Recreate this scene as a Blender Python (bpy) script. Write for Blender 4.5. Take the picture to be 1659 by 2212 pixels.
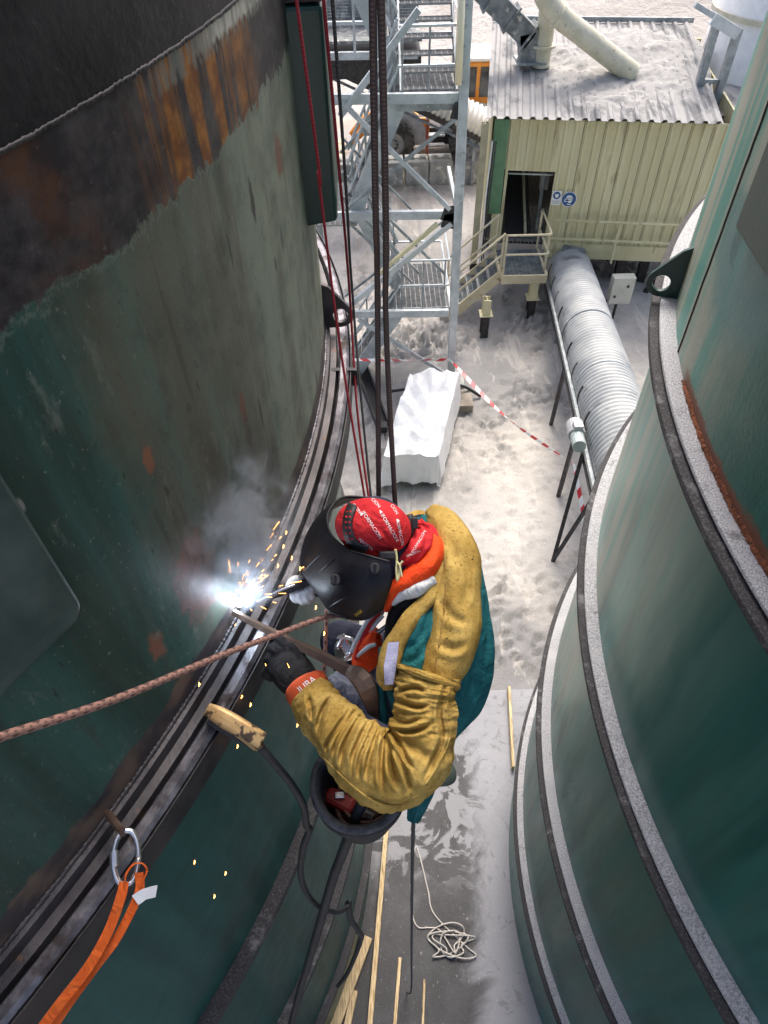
import bpy, bmesh, math, random
import numpy as np
from mathutils import Vector, Matrix, noise as mnoise
random.seed(7); RNG = np.random.default_rng(7)
for o in list(bpy.data.objects): bpy.data.objects.remove(o)
S = bpy.context.scene; COL = S.collection
# ------------------------------------------------------------------ camera, sky, sun, exposure
W, H = 1659.0, 2212.0                      # pixel frame in which positions were read off the photograph
CH = 9.0                                   # camera height over the yard
F = 1475.98; NAD = (864.4, 2418.9)         # focal length and nadir in that frame
_d = np.array([NAD[0]-W/2, -(NAD[1]-H/2), -F]); _d /= np.linalg.norm(_d); _u = -_d
_y = np.array([0, 0, -1.0])-_u*(-_u[2]); _y /= np.linalg.norm(_y)
RM = np.array([np.cross(_y, _u), _y, _u]); CAM = np.array([0, 0, CH])
cd = bpy.data.cameras.new('camera'); cam = bpy.data.objects.new('camera', cd); COL.objects.link(cam)
cd.sensor_fit = 'VERTICAL'; cd.sensor_height = 36; cd.lens = F/H*36; cd.clip_start = 0.05; cd.clip_end = 2000
cam.matrix_world = Matrix([[*RM[0], 0], [*RM[1], 0], [*RM[2], CH], [0, 0, 0, 1]])
S.camera = cam
wd = bpy.data.worlds.new('World'); S.world = wd; wd.use_nodes = True
sky = wd.node_tree.nodes.new('ShaderNodeTexSky'); sky.sky_type = 'NISHITA'; sky.sun_disc = False
SUN_EL, SUN_AZ = math.radians(58), math.radians(12)      # azimuth measured from +Y towards +X
sky.sun_elevation = SUN_EL; sky.sun_rotation = SUN_AZ; sky.dust_density = 6; sky.air_density = 0.7; sky.ozone_density = 1.0
bg = wd.node_tree.nodes['Background']; bg.inputs[1].default_value = 0.15
wd.node_tree.links.new(sky.outputs[0], bg.inputs[0])
sl = bpy.data.lights.new('sun', 'SUN'); sl.energy = 1.15; sl.angle = math.radians(25); sl.color = (1, .965, .92)
so = bpy.data.objects.new('sun', sl); COL.objects.link(so)
sd = Vector((math.sin(SUN_AZ)*math.cos(SUN_EL), math.cos(SUN_AZ)*math.cos(SUN_EL), math.sin(SUN_EL)))
so.rotation_euler = sd.to_track_quat('Z', 'Y').to_euler(); so.location = (0, 0, 30)
S.view_settings.view_transform = 'Standard'; S.view_settings.look = 'None'; S.view_settings.gamma = 1
S.view_settings.use_curve_mapping = False; S.view_settings.exposure = 1.2
# ------------------------------------------------------------------ pixel -> place
def ray(x, y):
    v = RM @ np.array([x-W/2, -(y-H/2), -F]); return v/np.linalg.norm(v)
def Zp(x, y, z): v = ray(x, y); return CAM+v*((z-CH)/v[2])
def Tp(x, y, t): return CAM+ray(x, y)*t
def Yp(x, y, yy): v = ray(x, y); return CAM+v*(yy/v[1])
def Cp(x, y, c, r):
    v = ray(x, y); a = v[0]**2+v[1]**2; b = -(v[0]*c[0]+v[1]*c[1]); D = b*b-a*(c[0]**2+c[1]**2-r*r)
    return CAM+v*((-b-math.sqrt(max(D, 0)))/a)
# ------------------------------------------------------------------ meshes
UP = np.array([0, 0, 1.0])
def nrm(v): v = np.asarray(v, float); return v/(np.linalg.norm(v)+1e-12)
def frame(t, up=UP):
    t = nrm(t); s = np.cross(t, up)
    if np.linalg.norm(s) < 1e-4: s = np.cross(t, np.array([0, 1.0, 0]))
    s = nrm(s); return t, s, np.cross(s, t)
def crom(P, m):
    P = np.asarray(P, float); n = len(P); Q = np.vstack([2*P[0]-P[1], P, 2*P[-1]-P[-2]]); out = []
    for i in range(m):
        u = i/(m-1)*(n-1); k = min(int(u), n-2); t = u-k; a, b, c, d = Q[k:k+4]
        out.append(.5*((2*b)+(c-a)*t+(2*a-5*b+4*c-d)*t*t+(3*b-a-3*c+d)*t**3))
    return np.array(out)
class MB:
    def __init__(s): s.v = []; s.f = []; s.uv = None
    def add(s, vs, fs):
        k = len(s.v); s.v += [tuple(map(float, p)) for p in vs]; s.f += [tuple(i+k for i in q) for q in fs]; return s
    def box(s, c, sz, ax=None):
        c = np.asarray(c, float); A = np.eye(3) if ax is None else np.asarray(ax)
        vs = [c+A[0]*sz[0]/2*i+A[1]*sz[1]/2*j+A[2]*sz[2]/2*k for i in (-1, 1) for j in (-1, 1) for k in (-1, 1)]
        return s.add(vs, [(0, 1, 3, 2), (4, 6, 7, 5), (0, 4, 5, 1), (2, 3, 7, 6), (0, 2, 6, 4), (1, 5, 7, 3)])
    def bar(s, p, q, w, h, up=UP):
        p = np.asarray(p, float); q = np.asarray(q, float); t, a, b = frame(q-p, up)
        return s.box((p+q)/2, (np.linalg.norm(q-p), w, h), (t, a, b))
    def ibeam(s, p, q, w, h, t=.012, up=UP):
        p = np.asarray(p, float); q = np.asarray(q, float); T_, a, b = frame(q-p, up); o = b*(h/2-t/2)
        s.bar(p+o, q+o, w, t, up); s.bar(p-o, q-o, w, t, up); return s.bar(p, q, t, h-2*t, up)
    def channel(s, p, q, w, h, t=.012, up=UP):
        p = np.asarray(p, float); q = np.asarray(q, float); T_, a, b = frame(q-p, up); o = b*(h/2-t/2)
        s.bar(p+o, q+o, w, t, up); s.bar(p-o, q-o, w, t, up); e = a*(w/2-t/2); return s.bar(p+e, q+e, t, h-2*t, up)
    def tube(s, P, r, n=8, cap=True, flat=1.0, up0=None):
        P = np.asarray(P, float); m = len(P); r = np.full(m, r, float) if np.isscalar(r) else np.asarray(r, float)
        t0, a, b = frame(P[1]-P[0], UP if up0 is None else up0); vs = []; fs = []
        for i in range(m):
            t = nrm(P[min(i+1, m-1)]-P[max(i-1, 0)]); a = nrm(a-t*np.dot(a, t)); b = np.cross(t, a)
            for k in range(n):
                an = 2*math.pi*k/n; vs.append(P[i]+r[i]*(a*math.cos(an)+b*flat*math.sin(an)))
        for i in range(m-1):
            for k in range(n): k2 = (k+1) % n; fs.append((i*n+k, i*n+k2, (i+1)*n+k2, (i+1)*n+k))
        if cap: fs += [tuple(range(n-1, -1, -1)), tuple((m-1)*n+k for k in range(n))]
        return s.add(vs, fs)
    def cyl(s, p, q, r, n=12, r2=None): return s.tube([p, q], [r, r if r2 is None else r2], n)
    def ribbon(s, P, w, th, wd):                       # flat strap along P, wide along wd
        P = np.asarray(P, float); m = len(P); wd = np.asarray(wd, float); vs = []; fs = []
        for i in range(m):
            t = nrm(P[min(i+1, m-1)]-P[max(i-1, 0)]); w_ = wd[i] if wd.ndim == 2 else wd; a = nrm(w_-t*np.dot(w_, t)); b = np.cross(t, a)
            for x, y in ((-1, -1), (1, -1), (1, 1), (-1, 1)): vs.append(P[i]+a*x*w/2+b*y*th/2)
        for i in range(m-1):
            for k in range(4): k2 = (k+1) % 4; fs.append((i*4+k, i*4+k2, i*4+4+k2, i*4+4+k))
        fs += [(3, 2, 1, 0), tuple(m*4-4+k for k in range(4))]
        return s.add(vs, fs)
    def lathe(s, prof, c, n=240, a0=0, a1=2*math.pi, closed=False):   # prof: (r, z)
        full = abs(a1-a0-2*math.pi) < 1e-6; m = len(prof); na = n if full else n+1; vs = []; fs = []
        for i in range(na):
            an = a0+(a1-a0)*i/n; co, si = math.cos(an), math.sin(an)
            vs += [(c[0]+r*co, c[1]+r*si, z) for r, z in prof]
        for i in range(n):
            j = (i+1) % na
            for k in range(m if closed else m-1): k2 = (k+1) % m; fs.append((i*m+k, j*m+k, j*m+k2, i*m+k2))
        return s.add(vs, fs)
    def plate(s, out, nv):                             # polygon extruded by vector nv
        n = len(out); out = [np.asarray(p, float) for p in out]; nv = np.asarray(nv, float)
        fs = [tuple(range(n-1, -1, -1)), tuple(range(n, 2*n))]+[(i, (i+1) % n, n+(i+1) % n, n+i) for i in range(n)]
        return s.add(out+[p+nv for p in out], fs)
    def holed(s, out, hc, hr, nv, n=40):               # plate with one round hole
        out = [np.asarray(p, float) for p in out]; hc = np.asarray(hc, float); nv = np.asarray(nv, float)
        nn = nrm(nv); a = nrm(out[1]-out[0]); a = nrm(a-nn*np.dot(a, nn)); b = np.cross(nn, a); ring = []; hole = []
        for i in range(n):
            an = 2*math.pi*i/n; dd = a*math.cos(an)+b*math.sin(an); hole.append(hc+dd*hr); best = 1e9
            for k in range(len(out)):
                p = out[k]-hc; e = out[(k+1) % len(out)]-out[k]
                A = np.array([[dd@a, -(e@a)], [dd@b, -(e@b)]]); det = np.linalg.det(A)
                if abs(det) < 1e-9: continue
                t, u = np.linalg.solve(A, [p@a, p@b])
                if t > 0 and -1e-6 <= u <= 1+1e-6: best = min(best, t)
            ring.append(hc+dd*best)
        vs = ring+hole+[p+nv for p in ring]+[p+nv for p in hole]; fs = []
        for i in range(n):
            j = (i+1) % n
            fs += [(i, j, n+j, n+i), (2*n+i, 3*n+i, 3*n+j, 2*n+j), (i, 2*n+i, 2*n+j, j), (n+i, n+j, 3*n+j, 3*n+i)]
        return s.add(vs, fs)
    def grid(s, fn, nu, nv, wrap=False):
        vs = [fn(i/(nu if wrap else nu-1), j/(nv-1)) for i in range(nu) for j in range(nv)]; fs = []
        for i in range(nu if wrap else nu-1):
            i2 = (i+1) % nu
            for j in range(nv-1): fs.append((i*nv+j, i2*nv+j, i2*nv+j+1, i*nv+j+1))
        return s.add(vs, fs)
    def ball(s, c, r, ax=None, nu=16, nv=10):
        c = np.asarray(c, float); r = np.full(3, r) if np.isscalar(r) else np.asarray(r, float); A = np.eye(3) if ax is None else np.asarray(ax); vs = []; fs = []
        for j in range(nv+1):
            ph = math.pi*j/nv
            for i in range(nu):
                an = 2*math.pi*i/nu; q = (math.sin(ph)*math.cos(an), math.sin(ph)*math.sin(an), math.cos(ph))
                vs.append(c+A[0]*r[0]*q[0]+A[1]*r[1]*q[1]+A[2]*r[2]*q[2])
        for j in range(nv):
            for i in range(nu): i2 = (i+1) % nu; fs.append((j*nu+i, j*nu+nu+i, j*nu+nu+i2, j*nu+i2))
        return s.add(vs, fs)
    def build(s, name, mat, parent=None, smooth=False, bevel=0, solid=0, sub=0, remesh=0, sm=0, angle=None):
        off = np.zeros(3); p = parent
        while p is not None: off += np.array(p.location); p = p.parent
        me = bpy.data.meshes.new(name); me.from_pydata([tuple(np.array(q)-off) for q in s.v], [], s.f)
        if s.uv is not None:
            l = me.uv_layers.new(name='UVMap'); l.data.foreach_set('uv', np.array([s.uv[v] for q in s.f for v in q], np.float32).ravel())
        if isinstance(mat, (list, tuple)):
            for m in mat: me.materials.append(m)
        else: me.materials.append(mat)
        bm = bmesh.new(); bm.from_mesh(me); bmesh.ops.recalc_face_normals(bm, faces=bm.faces); bm.to_mesh(me); bm.free()
        o = bpy.data.objects.new(name, me); COL.objects.link(o); o.parent = parent
        if smooth: me.polygons.foreach_set('use_smooth', [True]*len(me.polygons))
        if solid: m = o.modifiers.new('s', 'SOLIDIFY'); m.thickness = solid; m.offset = 0
        if remesh: m = o.modifiers.new('r', 'REMESH'); m.mode = 'VOXEL'; m.voxel_size = remesh; m.use_smooth_shade = True
        if sm: m = o.modifiers.new('sm', 'SMOOTH'); m.iterations = sm; m.factor = .6
        if bevel: m = o.modifiers.new('b', 'BEVEL'); m.width = bevel; m.segments = 2; m.limit_method = 'ANGLE'; m.angle_limit = math.radians(40)
        if sub: m = o.modifiers.new('u', 'SUBSURF'); m.levels = sub; m.render_levels = sub
        if angle:
            me.polygons.foreach_set('use_smooth', [True]*len(me.polygons))
            me.set_sharp_from_angle(angle=math.radians(angle))
        return o
def loft(path, m=60, n=32, disp=None, cap=True, power=2.0):
    """path rows: px x, px y, distance, half-width px, depth radius m. Swept body whose outline follows the photograph."""
    P = crom(path, m); c = np.array([Tp(a[0], a[1], a[2]) for a in P]); b = MB(); vs = []; fs = []
    for i in range(m):
        t = nrm(c[min(i+1, m-1)]-c[max(i-1, 0)]); r = nrm(c[i]-CAM); sd_ = nrm(np.cross(t, r)); dp = nrm(np.cross(sd_, t))
        if dp @ r > 0: dp = -dp
        a_ = P[i][3]*P[i][2]/F; b_ = P[i][4]
        for k in range(n):
            an = 2*math.pi*k/n; co, si = math.cos(an), math.sin(an); e = 2/power
            v = sd_*a_*math.copysign(abs(co)**e, co)+dp*b_*math.copysign(abs(si)**e, si)
            if disp is not None: v = v+nrm(v)*disp(i/(m-1), an)
            vs.append(c[i]+v)
    for i in range(m-1):
        for k in range(n): k2 = (k+1) % n; fs.append((i*n+k, i*n+k2, i*n+n+k2, i*n+n+k))
    if cap: fs += [tuple(range(n-1, -1, -1)), tuple((m-1)*n+k for k in range(n))]
    b.add(vs, fs); return b
def thing(name, label, cat, loc, group=None):
    o = bpy.data.objects.new(name, None); COL.objects.link(o); o.location = tuple(map(float, loc)); o.empty_display_size = .1
    return tag(o, label, cat, group)
def tag(o, label, cat=None, group=None):
    o['label'] = label
    if cat: o['category'] = cat
    if group: o['group'] = group
    return o
def struct(o, kind='structure'): o['kind'] = kind; return o
def copy_tree(o, parent=None, loc=None, label=None):
    c = o.copy(); COL.objects.link(c); c.parent = parent
    if loc is not None: c.location = loc
    if label: c['label'] = label
    for ch in list(o.children): copy_tree(ch, c)
    return c
def text_mesh(s, size=1.0):
    cu = bpy.data.curves.new('t', 'FONT'); cu.body = s; cu.size = size; cu.align_x = 'CENTER'; cu.align_y = 'CENTER'; cu.resolution_u = 3
    o = bpy.data.objects.new('t', cu); COL.objects.link(o); dg = bpy.context.evaluated_depsgraph_get()
    me = bpy.data.meshes.new_from_object(o.evaluated_get(dg)); vs = [tuple(v.co[:2]) for v in me.vertices]; fs = [tuple(p.vertices) for p in me.polygons]
    bpy.data.objects.remove(o); bpy.data.curves.remove(cu); bpy.data.meshes.remove(me); return vs, fs
# ------------------------------------------------------------------ materials
class NT:
    def __init__(s, name):
        s.m = bpy.data.materials.new(name); s.m.use_nodes = True; s.t = s.m.node_tree; s.b = s.t.nodes['Principled BSDF']; s.out = s.t.nodes['Material Output']
        s.tc = s.t.nodes.new('ShaderNodeTexCoord')
    def L(s, a, b):
        if hasattr(a, 'links') or hasattr(a, 'is_output'): s.t.links.new(a, b)
        elif isinstance(a, (tuple, list)) and len(b.default_value) == 4: b.default_value = (*a[:3], 1)
        else: b.default_value = a
    def math(s, op, a, b=0.0, clamp=False):
        n = s.t.nodes.new('ShaderNodeMath'); n.operation = op; n.use_clamp = clamp; s.L(a, n.inputs[0]); s.L(b, n.inputs[1]); return n.outputs[0]
    def mix(s, f, a, b):
        n = s.t.nodes.new('ShaderNodeMix'); n.data_type = 'RGBA'; s.L(f, n.inputs[0]); s.L(a, n.inputs[6]); s.L(b, n.inputs[7]); return n.outputs[2]
    def vec(s, kind='Object', scale=(1, 1, 1), loc=(0, 0, 0), rot=(0, 0, 0)):
        n = s.t.nodes.new('ShaderNodeMapping'); s.t.links.new(s.tc.outputs[kind], n.inputs[0]); n.inputs[3].default_value = scale; n.inputs[1].default_value = loc; n.inputs[2].default_value = rot; return n.outputs[0]
    def noise(s, v, scale=5, detail=4, rough=.55, dist=0):
        n = s.t.nodes.new('ShaderNodeTexNoise'); s.t.links.new(v, n.inputs['Vector']); n.inputs['Scale'].default_value = scale; n.inputs['Detail'].default_value = detail; n.inputs['Roughness'].default_value = rough; n.inputs['Distortion'].default_value = dist; return n.outputs[0]
    def voro(s, v, scale=5, rnd=1, feature='F1', out=0):
        n = s.t.nodes.new('ShaderNodeTexVoronoi'); n.feature = feature; s.t.links.new(v, n.inputs['Vector']); n.inputs['Scale'].default_value = scale; n.inputs['Randomness'].default_value = rnd; return n.outputs[out]
    def step(s, x, a, b):
        n = s.t.nodes.new('ShaderNodeMapRange'); n.interpolation_type = 'SMOOTHSTEP'; s.L(x, n.inputs[0])
        if a <= b: n.inputs[1].default_value = a; n.inputs[2].default_value = b
        else: n.inputs[1].default_value = b; n.inputs[2].default_value = a; n.inputs[3].default_value = 1; n.inputs[4].default_value = 0
        return n.outputs[0]
    def sep(s, v):
        n = s.t.nodes.new('ShaderNodeSeparateXYZ'); s.t.links.new(v, n.inputs[0]); return n.outputs
    def mul(s, *a):
        r = a[0]
        for b in a[1:]: r = s.math('MULTIPLY', r, b)
        return r
    def band(s, x, a, b, soft): return s.mul(s.step(x, a-soft, a+soft), s.step(x, b+soft, b-soft))
    def blob(s, u, v, cu, cv, ru, rv, soft=.4, wob=None):
        a = s.math('DIVIDE', s.math('SUBTRACT', u, cu), ru); b = s.math('DIVIDE', s.math('SUBTRACT', v, cv), rv)
        d = s.math('SQRT', s.math('ADD', s.mul(a, a), s.mul(b, b)))
        if wob is not None: d = s.math('ADD', d, wob)
        return s.step(d, 1+soft, 1-soft)
    def bump(s, h, strength=.3, dist=.01, prev=None):
        n = s.t.nodes.new('ShaderNodeBump'); n.inputs['Strength'].default_value = strength; n.inputs['Distance'].default_value = dist; s.t.links.new(h, n.inputs['Height'])
        if prev is not None: s.t.links.new(prev, n.inputs['Normal'])
        return n.outputs[0]
    def fin(s, col, rough=.6, metal=0, bump=None, spec=None):
        s.L(col, s.b.inputs['Base Color']); s.L(rough, s.b.inputs['Roughness']); s.L(metal, s.b.inputs['Metallic'])
        if bump is not None: s.t.links.new(bump, s.b.inputs['Normal'])
        if spec is not None: s.b.inputs['Specular IOR Level'].default_value = spec
        return s.m
def M(name, c1, c2=None, scale=8, rough=.6, metal=0, bump=.2, bs=60, bd=.004, stretch=(1, 1, 1), c3=None, s3=40, t3=(.62, .7), spec=None, detail=5, contrast=(.35, .65)):
    n = NT(name); v = n.vec('Object', stretch); c2 = c2 or c1
    col = n.mix(n.step(n.noise(v, scale, detail), *contrast), c1, c2)
    if c3: col = n.mix(n.step(n.noise(v, s3, 3), *t3), col, c3)
    r = n.math('ADD', rough-.08, n.math('MULTIPLY', n.noise(v, scale*2, 3), .16))
    b = n.bump(n.noise(v, bs, 4), bump, bd) if bump else None
    return n.fin(col, r, metal, b, spec)
def emit(name, col, st):
    n = NT(name); n.b.inputs['Base Color'].default_value = (0, 0, 0, 1); n.b.inputs['Emission Color'].default_value = (*col, 1); n.b.inputs['Emission Strength'].default_value = st; return n.m
# ------------------------------------------------------------------ shared materials
STEEL = M('bare_steel', (.055, .05, .052), (.11, .1, .1), 9, .5, .55, .35, 90, c3=(.16, .09, .05), s3=14, t3=(.66, .78))
STEEL_WORN = M('worn_ring_steel', (.10, .095, .105), (.26, .25, .27), 16, .42, .6, .4, 120, c3=(.07, .055, .05), s3=11, t3=(.55, .68))
DARK = M('dark_steel', (.028, .027, .03), (.06, .055, .055), 12, .55, .4, .3, 80)
BLACK = M('black_rubber', (.012, .012, .014), (.025, .025, .028), 30, .6, 0, .25, 150)
GALV = M('galvanised_steel', (.40, .44, .46), (.56, .60, .62), 3.5, .5, .35, .1, 40, c3=(.30, .32, .32), s3=9, t3=(.6, .75))
GALVD = M('dull_galvanised_steel', (.22, .25, .26), (.36, .39, .40), 5, .55, .35, .15, 40, c3=(.5, .49, .46), s3=12, t3=(.58, .72))
GRATE = M('grating_steel', (.22, .23, .235), (.34, .34, .34), 10, .6, .3, .2, 60)
CREAM = M('cream_paint', (.58, .53, .315), (.66, .61, .39), 3, .5, 0, .08, 30, stretch=(1, 1, .2), c3=(.40, .34, .19), s3=6, t3=(.56, .74))
YELRUST = M('rusting_cream_paint', (.60, .52, .34), (.66, .59, .42), 5, .55, 0, .2, 60, c3=(.36, .17, .07), s3=7, t3=(.58, .74))
GREENTRIM = M('green_trim', (.10, .22, .11), (.14, .28, .15), 4, .5, 0, .1)
DUSTPAINT = M('dusty_chute_grey', (.13, .15, .155), (.25, .26, .26), 6, .6, .2, .15, 50, c3=(.5, .48, .45), s3=5, t3=(.56, .7))
PIPECREAM = M('dusty_cream_pipe', (.50, .48, .36), (.62, .59, .46), 4, .55, 0, .15, 50, c3=(.36, .33, .24), s3=8, t3=(.6, .72))
CONCRETE = M('block_concrete', (.27, .275, .265), (.36, .36, .34), 5, .85, 0, .4, 60, c3=(.6, .58, .53), s3=4, t3=(.55, .7))
TIMBER = M('pale_timber', (.36, .25, .12), (.64, .50, .29), 16, .75, 0, .4, 60, stretch=(6, .5, 6), c3=(.16, .10, .05), s3=9, t3=(.62, .70))
WHITEP = M('white_paint', (.74, .75, .74), (.82, .82, .80), 6, .5, 0, .05)
ORANGE = M('orange_machine_paint', (.65, .22, .02), (.72, .30, .05), 6, .5, 0, .1, c3=(.35, .25, .15), s3=9, t3=(.6, .72))
TYRE = M('dusty_tyre', (.035, .035, .035), (.12, .115, .105), 6, .85, 0, .3, 50)
MACHGREY = M('machine_grey', (.33, .34, .35), (.45, .45, .45), 5, .6, .1, .1)
GLASS = M('dark_cab_glass', (.02, .025, .03), (.05, .055, .06), 4, .12, 0, 0)
RUST = M('red_brown_rust', (.10, .028, .012), (.24, .08, .03), 40, .9, 0, .8, 130, bd=.008, c3=(.05, .02, .012), s3=60, t3=(.55, .65))
# dusty ring top: pale cement dust over dark steel
n = NT('dusty_ring'); v = n.vec('Object'); sp = n.step(n.noise(v, 150, 6, .75), .38, .62)
c = n.mix(sp, (.24, .24, .245), (.62, .62, .64)); c = n.mix(n.step(n.noise(v, 7, 3), .5, .75), c, (.50, .495, .50)); c = n.mix(n.mul(n.step(n.noise(v, 9, 6, .7), .58, .70), .7), c, (.14, .135, .13))
DUSTRING = n.fin(c, .9, 0, n.bump(n.noise(v, 80, 6, .7), .9, .01))
n = NT('dirty_ring_face'); v = n.vec('Object'); c = n.mix(n.step(n.noise(v, 120, 6, .75), .46, .74), (.035, .033, .035), (.15, .147, .15)); c = n.mix(n.step(n.noise(v, 8, 6, .7), .54, .68), c, (.17, .168, .17))
DIRTRING = n.fin(c, .85, .1, n.bump(n.noise(v, 90, 5), .6, .006))
# ------------------------------------------------------------------ yard
def axis(lo, a, b, hi, st, growth=1.18):
    m = list(np.arange(a, b, st)); r = []; x = b; d = st
    while x < hi: r.append(x); d *= growth; x += d
    r.append(hi); l = []; x = a-st; d = st
    while x > lo: l.append(x); d *= growth; x -= d
    l.append(lo); return np.array(l[::-1]+m+r)
xs = axis(-600, -1.6, 7.0, 600, .065); ys = axis(-300, 4.4, 16.2, 900, .065)
GX, GY = np.meshgrid(xs, ys, indexing='ij')
def fbm(x, y, s, o=4, z=0.0): return mnoise.fractal(Vector((x*s, y*s, z)), 1.0, 2.0, o)
Hh = np.zeros_like(GX)
for i in range(len(xs)):
    if not -9 < xs[i] < 14: continue
    for j in range(len(ys)):
        if 2 < ys[j] < 30: Hh[i, j] = .03*fbm(xs[i], ys[j], .5)+.006*fbm(xs[i], ys[j], 4.0, 3, 3.0)
def mound(cx, cy, h, sx, sy): 
    global Hh; Hh = Hh+h*np.exp(-((GX-cx)/sx)**2-((GY-cy)/sy)**2)
mound(2.6, 14.2, .12, 1.3, 1.0); mound(4.9, 13.2, .2, 1.2, 1.0); mound(5.3, 15.0, .3, 1.8, 1.2); mound(1.0, 12.9, .1, 1.0, .8); mound(3.4, 7.2, .12, .8, 1.5)
def prints(px, py, sx, sy, n, sz=.13, dp=.05):
    c = Zp(px, py, 0)
    for _ in range(n):
        x = c[0]+RNG.normal()*sx; y = c[1]+RNG.normal()*sy; an = RNG.uniform(0, 6.28); s_ = sz*RNG.uniform(.75, 1.2)
        i0, i1 = np.searchsorted(xs, [x-.4, x+.4]); j0, j1 = np.searchsorted(ys, [y-.4, y+.4])
        dx = GX[i0:i1, j0:j1]-x; dy = GY[i0:i1, j0:j1]-y
        u = (dx*math.cos(an)+dy*math.sin(an))/s_; w = (-dx*math.sin(an)+dy*math.cos(an))/(s_*.5); d = np.sqrt(u*u+w*w)
        Hh[i0:i1, j0:j1] += np.where(d < 1.15, -dp*(1-(d/1.15)**3), 0)+dp*.75*np.exp(-((d-1.3)/.22)**2)
prints(900, 720, .8, .55, 150, .15, .085); prints(1170, 690, .5, .6, 80, .15, .085); prints(1150, 850, .5, .35, 50, dp=.06); prints(880, 590, .9, 1.0, 80, .15, .08); prints(1080, 1010, .8, .6, 50, .14, .03)
prints(1090, 1350, .35, .6, 80, .12, .045); prints(1120, 1130, .8, .6, 45, .13, .02); prints(1330, 600, 1.0, .6, 60, dp=.07); prints(850, 450, 1.2, 1.5, 90, .16, .08); prints(1010, 920, .7, .6, 70, dp=.05); prints(1150, 1250, .6, .5, 40, .12, .03); prints(800, 1010, .3, .8, 40, .14, .05)
b = MB(); nx, ny = GX.shape
b.v = list(zip(GX.ravel().tolist(), GY.ravel().tolist(), Hh.ravel().tolist()))
b.f = [(i*ny+j, (i+1)*ny+j, (i+1)*ny+j+1, i*ny+j+1) for i in range(nx-1) for j in range(ny-1)]
n = NT('sandy_yard'); v = n.vec('Object'); x, y, z = n.sep(v)
big = n.noise(v, .55, 5, .6); c = n.mix(n.step(big, .38, .66), (.30, .29, .275), (.42, .397, .365))
wob = n.math('MULTIPLY', n.math('SUBTRACT', n.noise(v, 1.1, 5), .5), 1.4)
def gb(px, py, ru, rv, soft=.45): p = Zp(px, py, 0); return n.blob(x, y, p[0], p[1], ru, rv, soft, wob)
c = n.mix(n.mul(gb(870, 800, 1.7, 1.1), .95), c, (.19, .19, .19))
c = n.mix(n.mul(gb(1100, 860, 1.4, 1.0), .85), c, (.24, .237, .23))
c = n.mix(n.mul(gb(1180, 1010, 1.2, 1.3), .8), c, (.49, .46, .41))
c = n.mix(n.mul(gb(1100, 1430, .8, 1.1), .9), c, (.20, .20, .20))
c = n.mix(n.mul(gb(1120, 1160, 1.0, 1.2), .6), c, (.48, .455, .42))
c = n.mix(n.mul(n.step(y, 19, 22), n.step(n.noise(v, .35, 4), .4, .7)), c, (.40, .33, .26))
c = n.mix(n.mul(n.step(n.noise(v, 3.5, 6, .65), .5, .66), .5), c, (.27, .262, .25))
c = n.mix(n.mul(n.step(n.noise(v, 26, 4), .58, .7), .4), c, (.22, .21, .20)); c = n.mix(n.mul(n.step(n.noise(n.vec('Object', (1, .25, 1), (0, 0, 0), (0, 0, .5)), 3, 5, .6, .6), .56, .62), .35), c, (.58, .54, .48))
bmp = n.bump(n.noise(v, 5, 6, .6, .8), .45, .06); bmp = n.bump(n.noise(v, 40, 4, .6), .5, .012, bmp)
SAND = n.fin(c, .95, 0, bmp, .2)
struct(b.build('ground', SAND, smooth=True))
# sand heap behind the machine house
def heap(u, w):
    x = -70+u*140; y = 27+w*75; t = min(1, w*2.3); r = t*t*(3-2*t)
    z = r*(11+4*fbm(x, y, .05, 3)+2.0*fbm(x, y, .16, 4, 5))*(0.55+.45*math.exp(-((x-16)/26)**2))+.25*r*fbm(x, y, 1.0, 4)
    return (x, y+2*fbm(x, 0, .08), z-.15)
n = NT('pale_sand_heap'); v = n.vec('Object'); c = n.mix(n.step(n.noise(v, .35, 6, .6), .35, .65), (.46, .425, .38), (.58, .54, .49))
c = n.mix(n.mul(n.step(n.noise(v, 1.6, 6, .7), .55, .68), .5), c, (.40, .365, .33))
HEAP = n.fin(c, .95, 0, n.bump(n.noise(v, 2.5, 7, .7), .8, .25), .2)
struct(MB().grid(heap, 190, 130).build('sand_heap', HEAP, smooth=True))
# concrete deck between the silos
n = NT('stained_deck'); v = n.vec('Object'); x, y, z = n.sep(v)
c = n.mix(n.step(n.noise(v, 3, 6, .6), .35, .7), (.028, .028, .03), (.062, .062, .065))
wob = n.math('MULTIPLY', n.math('SUBTRACT', n.noise(v, 2.2, 6, .6, 1.2), .5), 1.7)
xr = n.math('SUBTRACT', x, n.math('MULTIPLY', n.math('SUBTRACT', y, .6), .06))
dust = n.step(n.math('ADD', xr, n.math('MULTIPLY', wob, .35)), .62, .86)
swirl = n.step(n.noise(v, 2.6, 5, .55, 2.2), .47, .53)
far = n.step(n.math('ADD', y, wob), 1.5, 2.2)
c = n.mix(n.mul(far, swirl, .7), c, (.27, .275, .29))
c = n.mix(n.mul(dust, .92), c, (.25, .255, .275)); c = n.mix(n.mul(dust, n.step(n.noise(v, 5, 5, .6, 2), .56, .66), .5), c, (.10, .10, .102))
c = n.mix(n.mul(n.step(n.noise(v, 28, 3), .68, .74), .5), c, (.4, .4, .4)); c = n.mix(n.step(n.noise(v, 120, 2), .66, .74), c, (.2, .2, .21))
DECK = n.fin(c, n.math('ADD', .5, n.math('MULTIPLY', n.noise(v, 3, 4), .4)), 0, n.bump(n.noise(v, 30, 5), .3, .01))
b = MB(); b.plate([(-.7, -3, 1.35), (2.2, -3, 1.35), (2.2, 3.77, 1.35), (.3, 3.77, 1.35), (-.6, 3.5, 1.35)], (0, 0, .203))
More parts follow.
